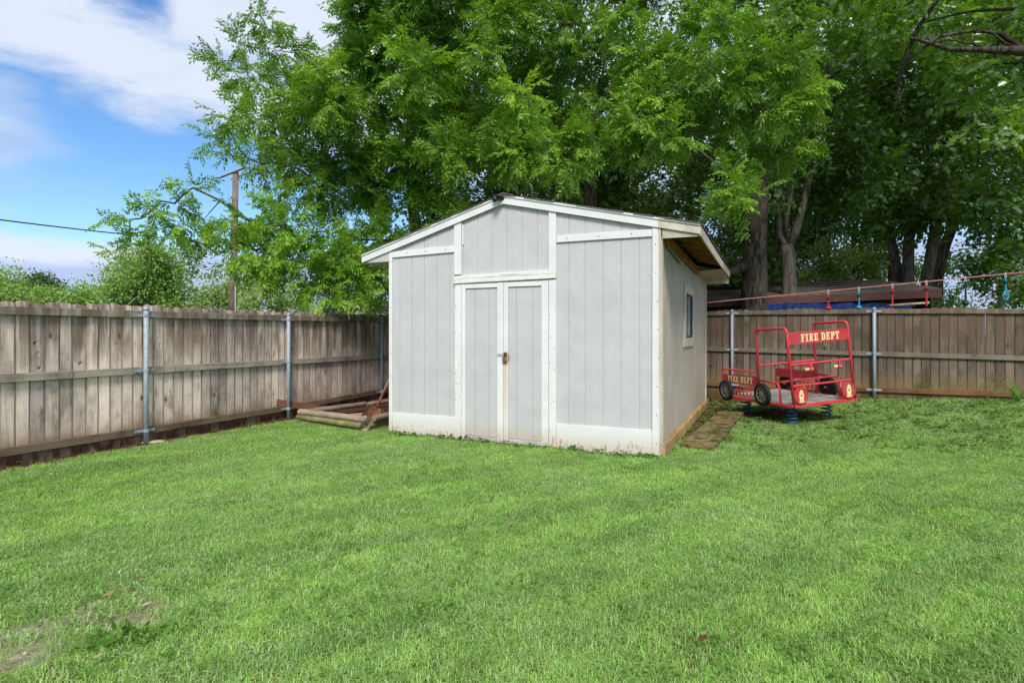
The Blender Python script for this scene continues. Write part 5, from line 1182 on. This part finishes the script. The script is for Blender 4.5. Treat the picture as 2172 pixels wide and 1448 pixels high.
V, T, tt = ovals(P, (2, 6), (.014, .034), rw, .018); tag(link('clover', np_mesh('clover', V, T, [L_weed], np.clip(tt + .25, 0, 1))), None, None, None, 'stuff')
wp_ = at(250, 1375, 1); u_ = (262 - 1086) / F; y_ = CZ * F / (1370 - HY)
wd = thing('dandelion_weed', gp(u_ * y_, y_), 'tall bright green weed clump beside the bare patch in the lower left lawn', 'weed')
V, T, tt = [], [], []
for i in range(90):
    a = rw.uniform(0, 6.28); b = np.array([rw.normal() * .09, rw.normal() * .05, 0]); l = rw.uniform(.05, .11); v, f = leaflet(b, np.array([math.cos(a) * .7, math.sin(a) * .7, rw.uniform(.4, 1.4)]), np.array([0, 0, 1.]) + rw.normal(size=3) * .2, l, l * .25)
    T += [tuple(k + len(V) for k in q) for q in f]; V += v; tt += [rw.uniform(.3, .8)] * 4
o_ = link('leaves', np_mesh('leaves', np.array(V), np.array(T), [L_weed], tt), wd); o_['kind'] = 'stuff'
# mulch chips and litter in the beds and along the fences
Vs, Ts, tt = [], [], []; off = 0; P = []
while len(P) < 5200:
    v = Vector((rw.uniform(-7.5, 8), rw.uniform(5.5, 13), 0)); P.append((v.x, v.y))
P = np.array(P); s_, w_, g_ = masks(P[:, 0], P[:, 1]); e_ = P[:, 0] * E2.x + P[:, 1] * E2.y; n_ = P[:, 0] * N2.x + P[:, 1] * N2.y
keep = (s_ > .45) & (e_ > -FD + .05) & (n_ < BD - .05) & ~((e_ - SE0 > -.02) & (e_ - SE0 < SHW) & (n_ - SN0 > 0) & (n_ - SN0 < SHD)) | (rw.random(len(P)) < .10) & (n_ > 8) & (n_ < BD - .1) & (e_ - SE0 > SHW + .2)
for x, y in P[keep]:
    v, f = kite(gp(x, y) + np.array([0, 0, rw.uniform(0, .012)]), np.append(rw.normal(size=2), rw.normal() * .25), np.array([rw.normal() * .3, rw.normal() * .3, 1.]), rw.uniform(.02, .07)); Vs.append(np.array(v)); Ts.append(np.array(f) + off); off += 4; tt += [rw.random() ** 2 * .7] * 4
for _ in range(700):
    x, y = rw.uniform(-2.9, -1.5), rw.uniform(2.2, 3.6); w1 = masks(np.array([x]), np.array([y]))[1][0]
    if w1 < .15: continue
    v, f = kite(gp(x, y) + np.array([0, 0, rw.uniform(-.004, .004)]), np.append(rw.normal(size=2), rw.normal() * .3), np.array([rw.normal() * .4, rw.normal() * .4, 1.]), rw.uniform(.006, .022)); Vs.append(np.array(v)); Ts.append(np.array(f) + off); off += 4; tt += [rw.choice([.05, .3, .8, 1.])] * 4
tag(link('leaf_litter', np_mesh('leaf_litter', np.concatenate(Vs), np.concatenate(Ts), [L_litter], tt)), None, None, None, 'stuff')
def fallen(px, py, L, tint, label, rot):
    y = (CZ - .06) * F / (py - HY); x = (px - 1086) / F * y; o = thing('fallen_leaf', (x, y, float(gz(x, y)) + .045), label, 'leaf', 'fallen leaves on the lawn', rot)
    n = 9; V = []
    for i in range(n):
        s = i / (n - 1); w = .36 * L * math.sin(math.pi * min(1, s * .93 + .03)) * (1 - .25 * s) + .002; z = .25 * L * s * s
        V += [(s * L, -w, z + .12 * L), (s * L, 0, z), (s * L, w, z + .10 * L)]
    T = []
    for i in range(n - 1):
        for k in (0, 1): a = i * 3 + k; T += [(a, a + 3, a + 4), (a, a + 4, a + 1)]
    link('leaf_blade', np_mesh('leaf_blade', np.array(V), np.array(T), [L_litter], [tint] * len(V)), o)
    part('leaf_stalk', MB().tube([(0, 0, 0), (-L * .3, 0, .004)], .0015, 5), W_handle, o)
fallen(293, 1228, .035, .3, 'brown curled leaf on the lawn above the bare patch', 2.1)
fallen(300, 1282, .045, 1., 'pale green-white leaf at the right end of the bare patch', .4)
fallen(222, 1262, .05, .75, 'tan folded leaf at the upper edge of the bare patch', 1.2)
fallen(195, 1395, .05, .9, 'pale dry leaf below the bare patch near the bottom edge', .2)
fallen(502, 1176, .035, .25, 'small brown leaf on the lawn below the left door of the shed', .9)
fallen(1765, 1102, .035, .2, 'small red-brown leaf lying alone on the right side of the lawn', 2.)
fallen(1083, 1112, .035, .6, 'small tan leaf in the middle of the lawn before the shed doors', 1.4)
fallen(1481, 1350, .05, .12, 'dark red-brown leaf low on the right half of the lawn', .3)
# stones by the left post
def stone(px, py, r, label, sq=.5):
    y = (CZ - .03) * F / (py - HY); x = (px - 1086) / F * y; o = thing('stone', (x, y, float(gz(x, y))), label, 'stone', None, .4); V = []
    mb = MB().lathe([(.001, -r * sq * .4), (r * .8, -r * sq * .3), (r, r * sq * .1), (r * .75, r * sq * .7), (r * .3, r * sq), (.001, r * sq)], (0, 0, 0), (0, 0, 1), 11)
    mb.v = [(a * (1.6 + random.uniform(-.12, .12)), b * (1 + random.uniform(-.15, .15)), c) for a, b, c in mb.v]; part('stone_body', mb, M_conc, o)
M_conc = pl('pale_concrete', (.40, .34, .24), .95, .1, var=.25, sc=30, bmp=.6)
stone(274, 940, .040, 'small pale rubble lump at the foot of the left fence', .8)
stone(325, 936, .09, 'flat tan concrete footing at the base of the nearest steel post', .25)
# strap-leaved plant by the back fence at the right edge
pl_ = thing('daylily', gp(at(2160, 858, 9.75).x, 9.75), 'strap-leaved green plant at the right edge below the back fence', 'plant')
for a, L, h in ((165, .62, .30), (150, .70, .42), (185, .50, .16), (120, .45, .38), (200, .60, .26), (60, .4, .3), (20, .45, .25), (90, .4, .42), (220, .4, .14)):
    n = 10; V, T = [], []; d = np.array([math.cos(R(a)), math.sin(R(a)), 0]); s = np.array([-d[1], d[0], 0])
    for i in range(n):
        q = i / (n - 1); c = d * L * q + np.array([0, 0, h * math.sin(math.pi * min(1, q * .85)) ** .8 + .01]); w = .020 * (1 - q ** 2) + .001; V += [c - s * w, c + np.array([0, 0, -.006]), c + s * w]
    for i in range(n - 1):
        for k in (0, 1): b = i * 3 + k; T += [(b, b + 3, b + 4), (b, b + 4, b + 1)]
    link('leaf', np_mesh('leaf', np.array(V), np.array(T), [L_weed], [.35] * len(V)), pl_)
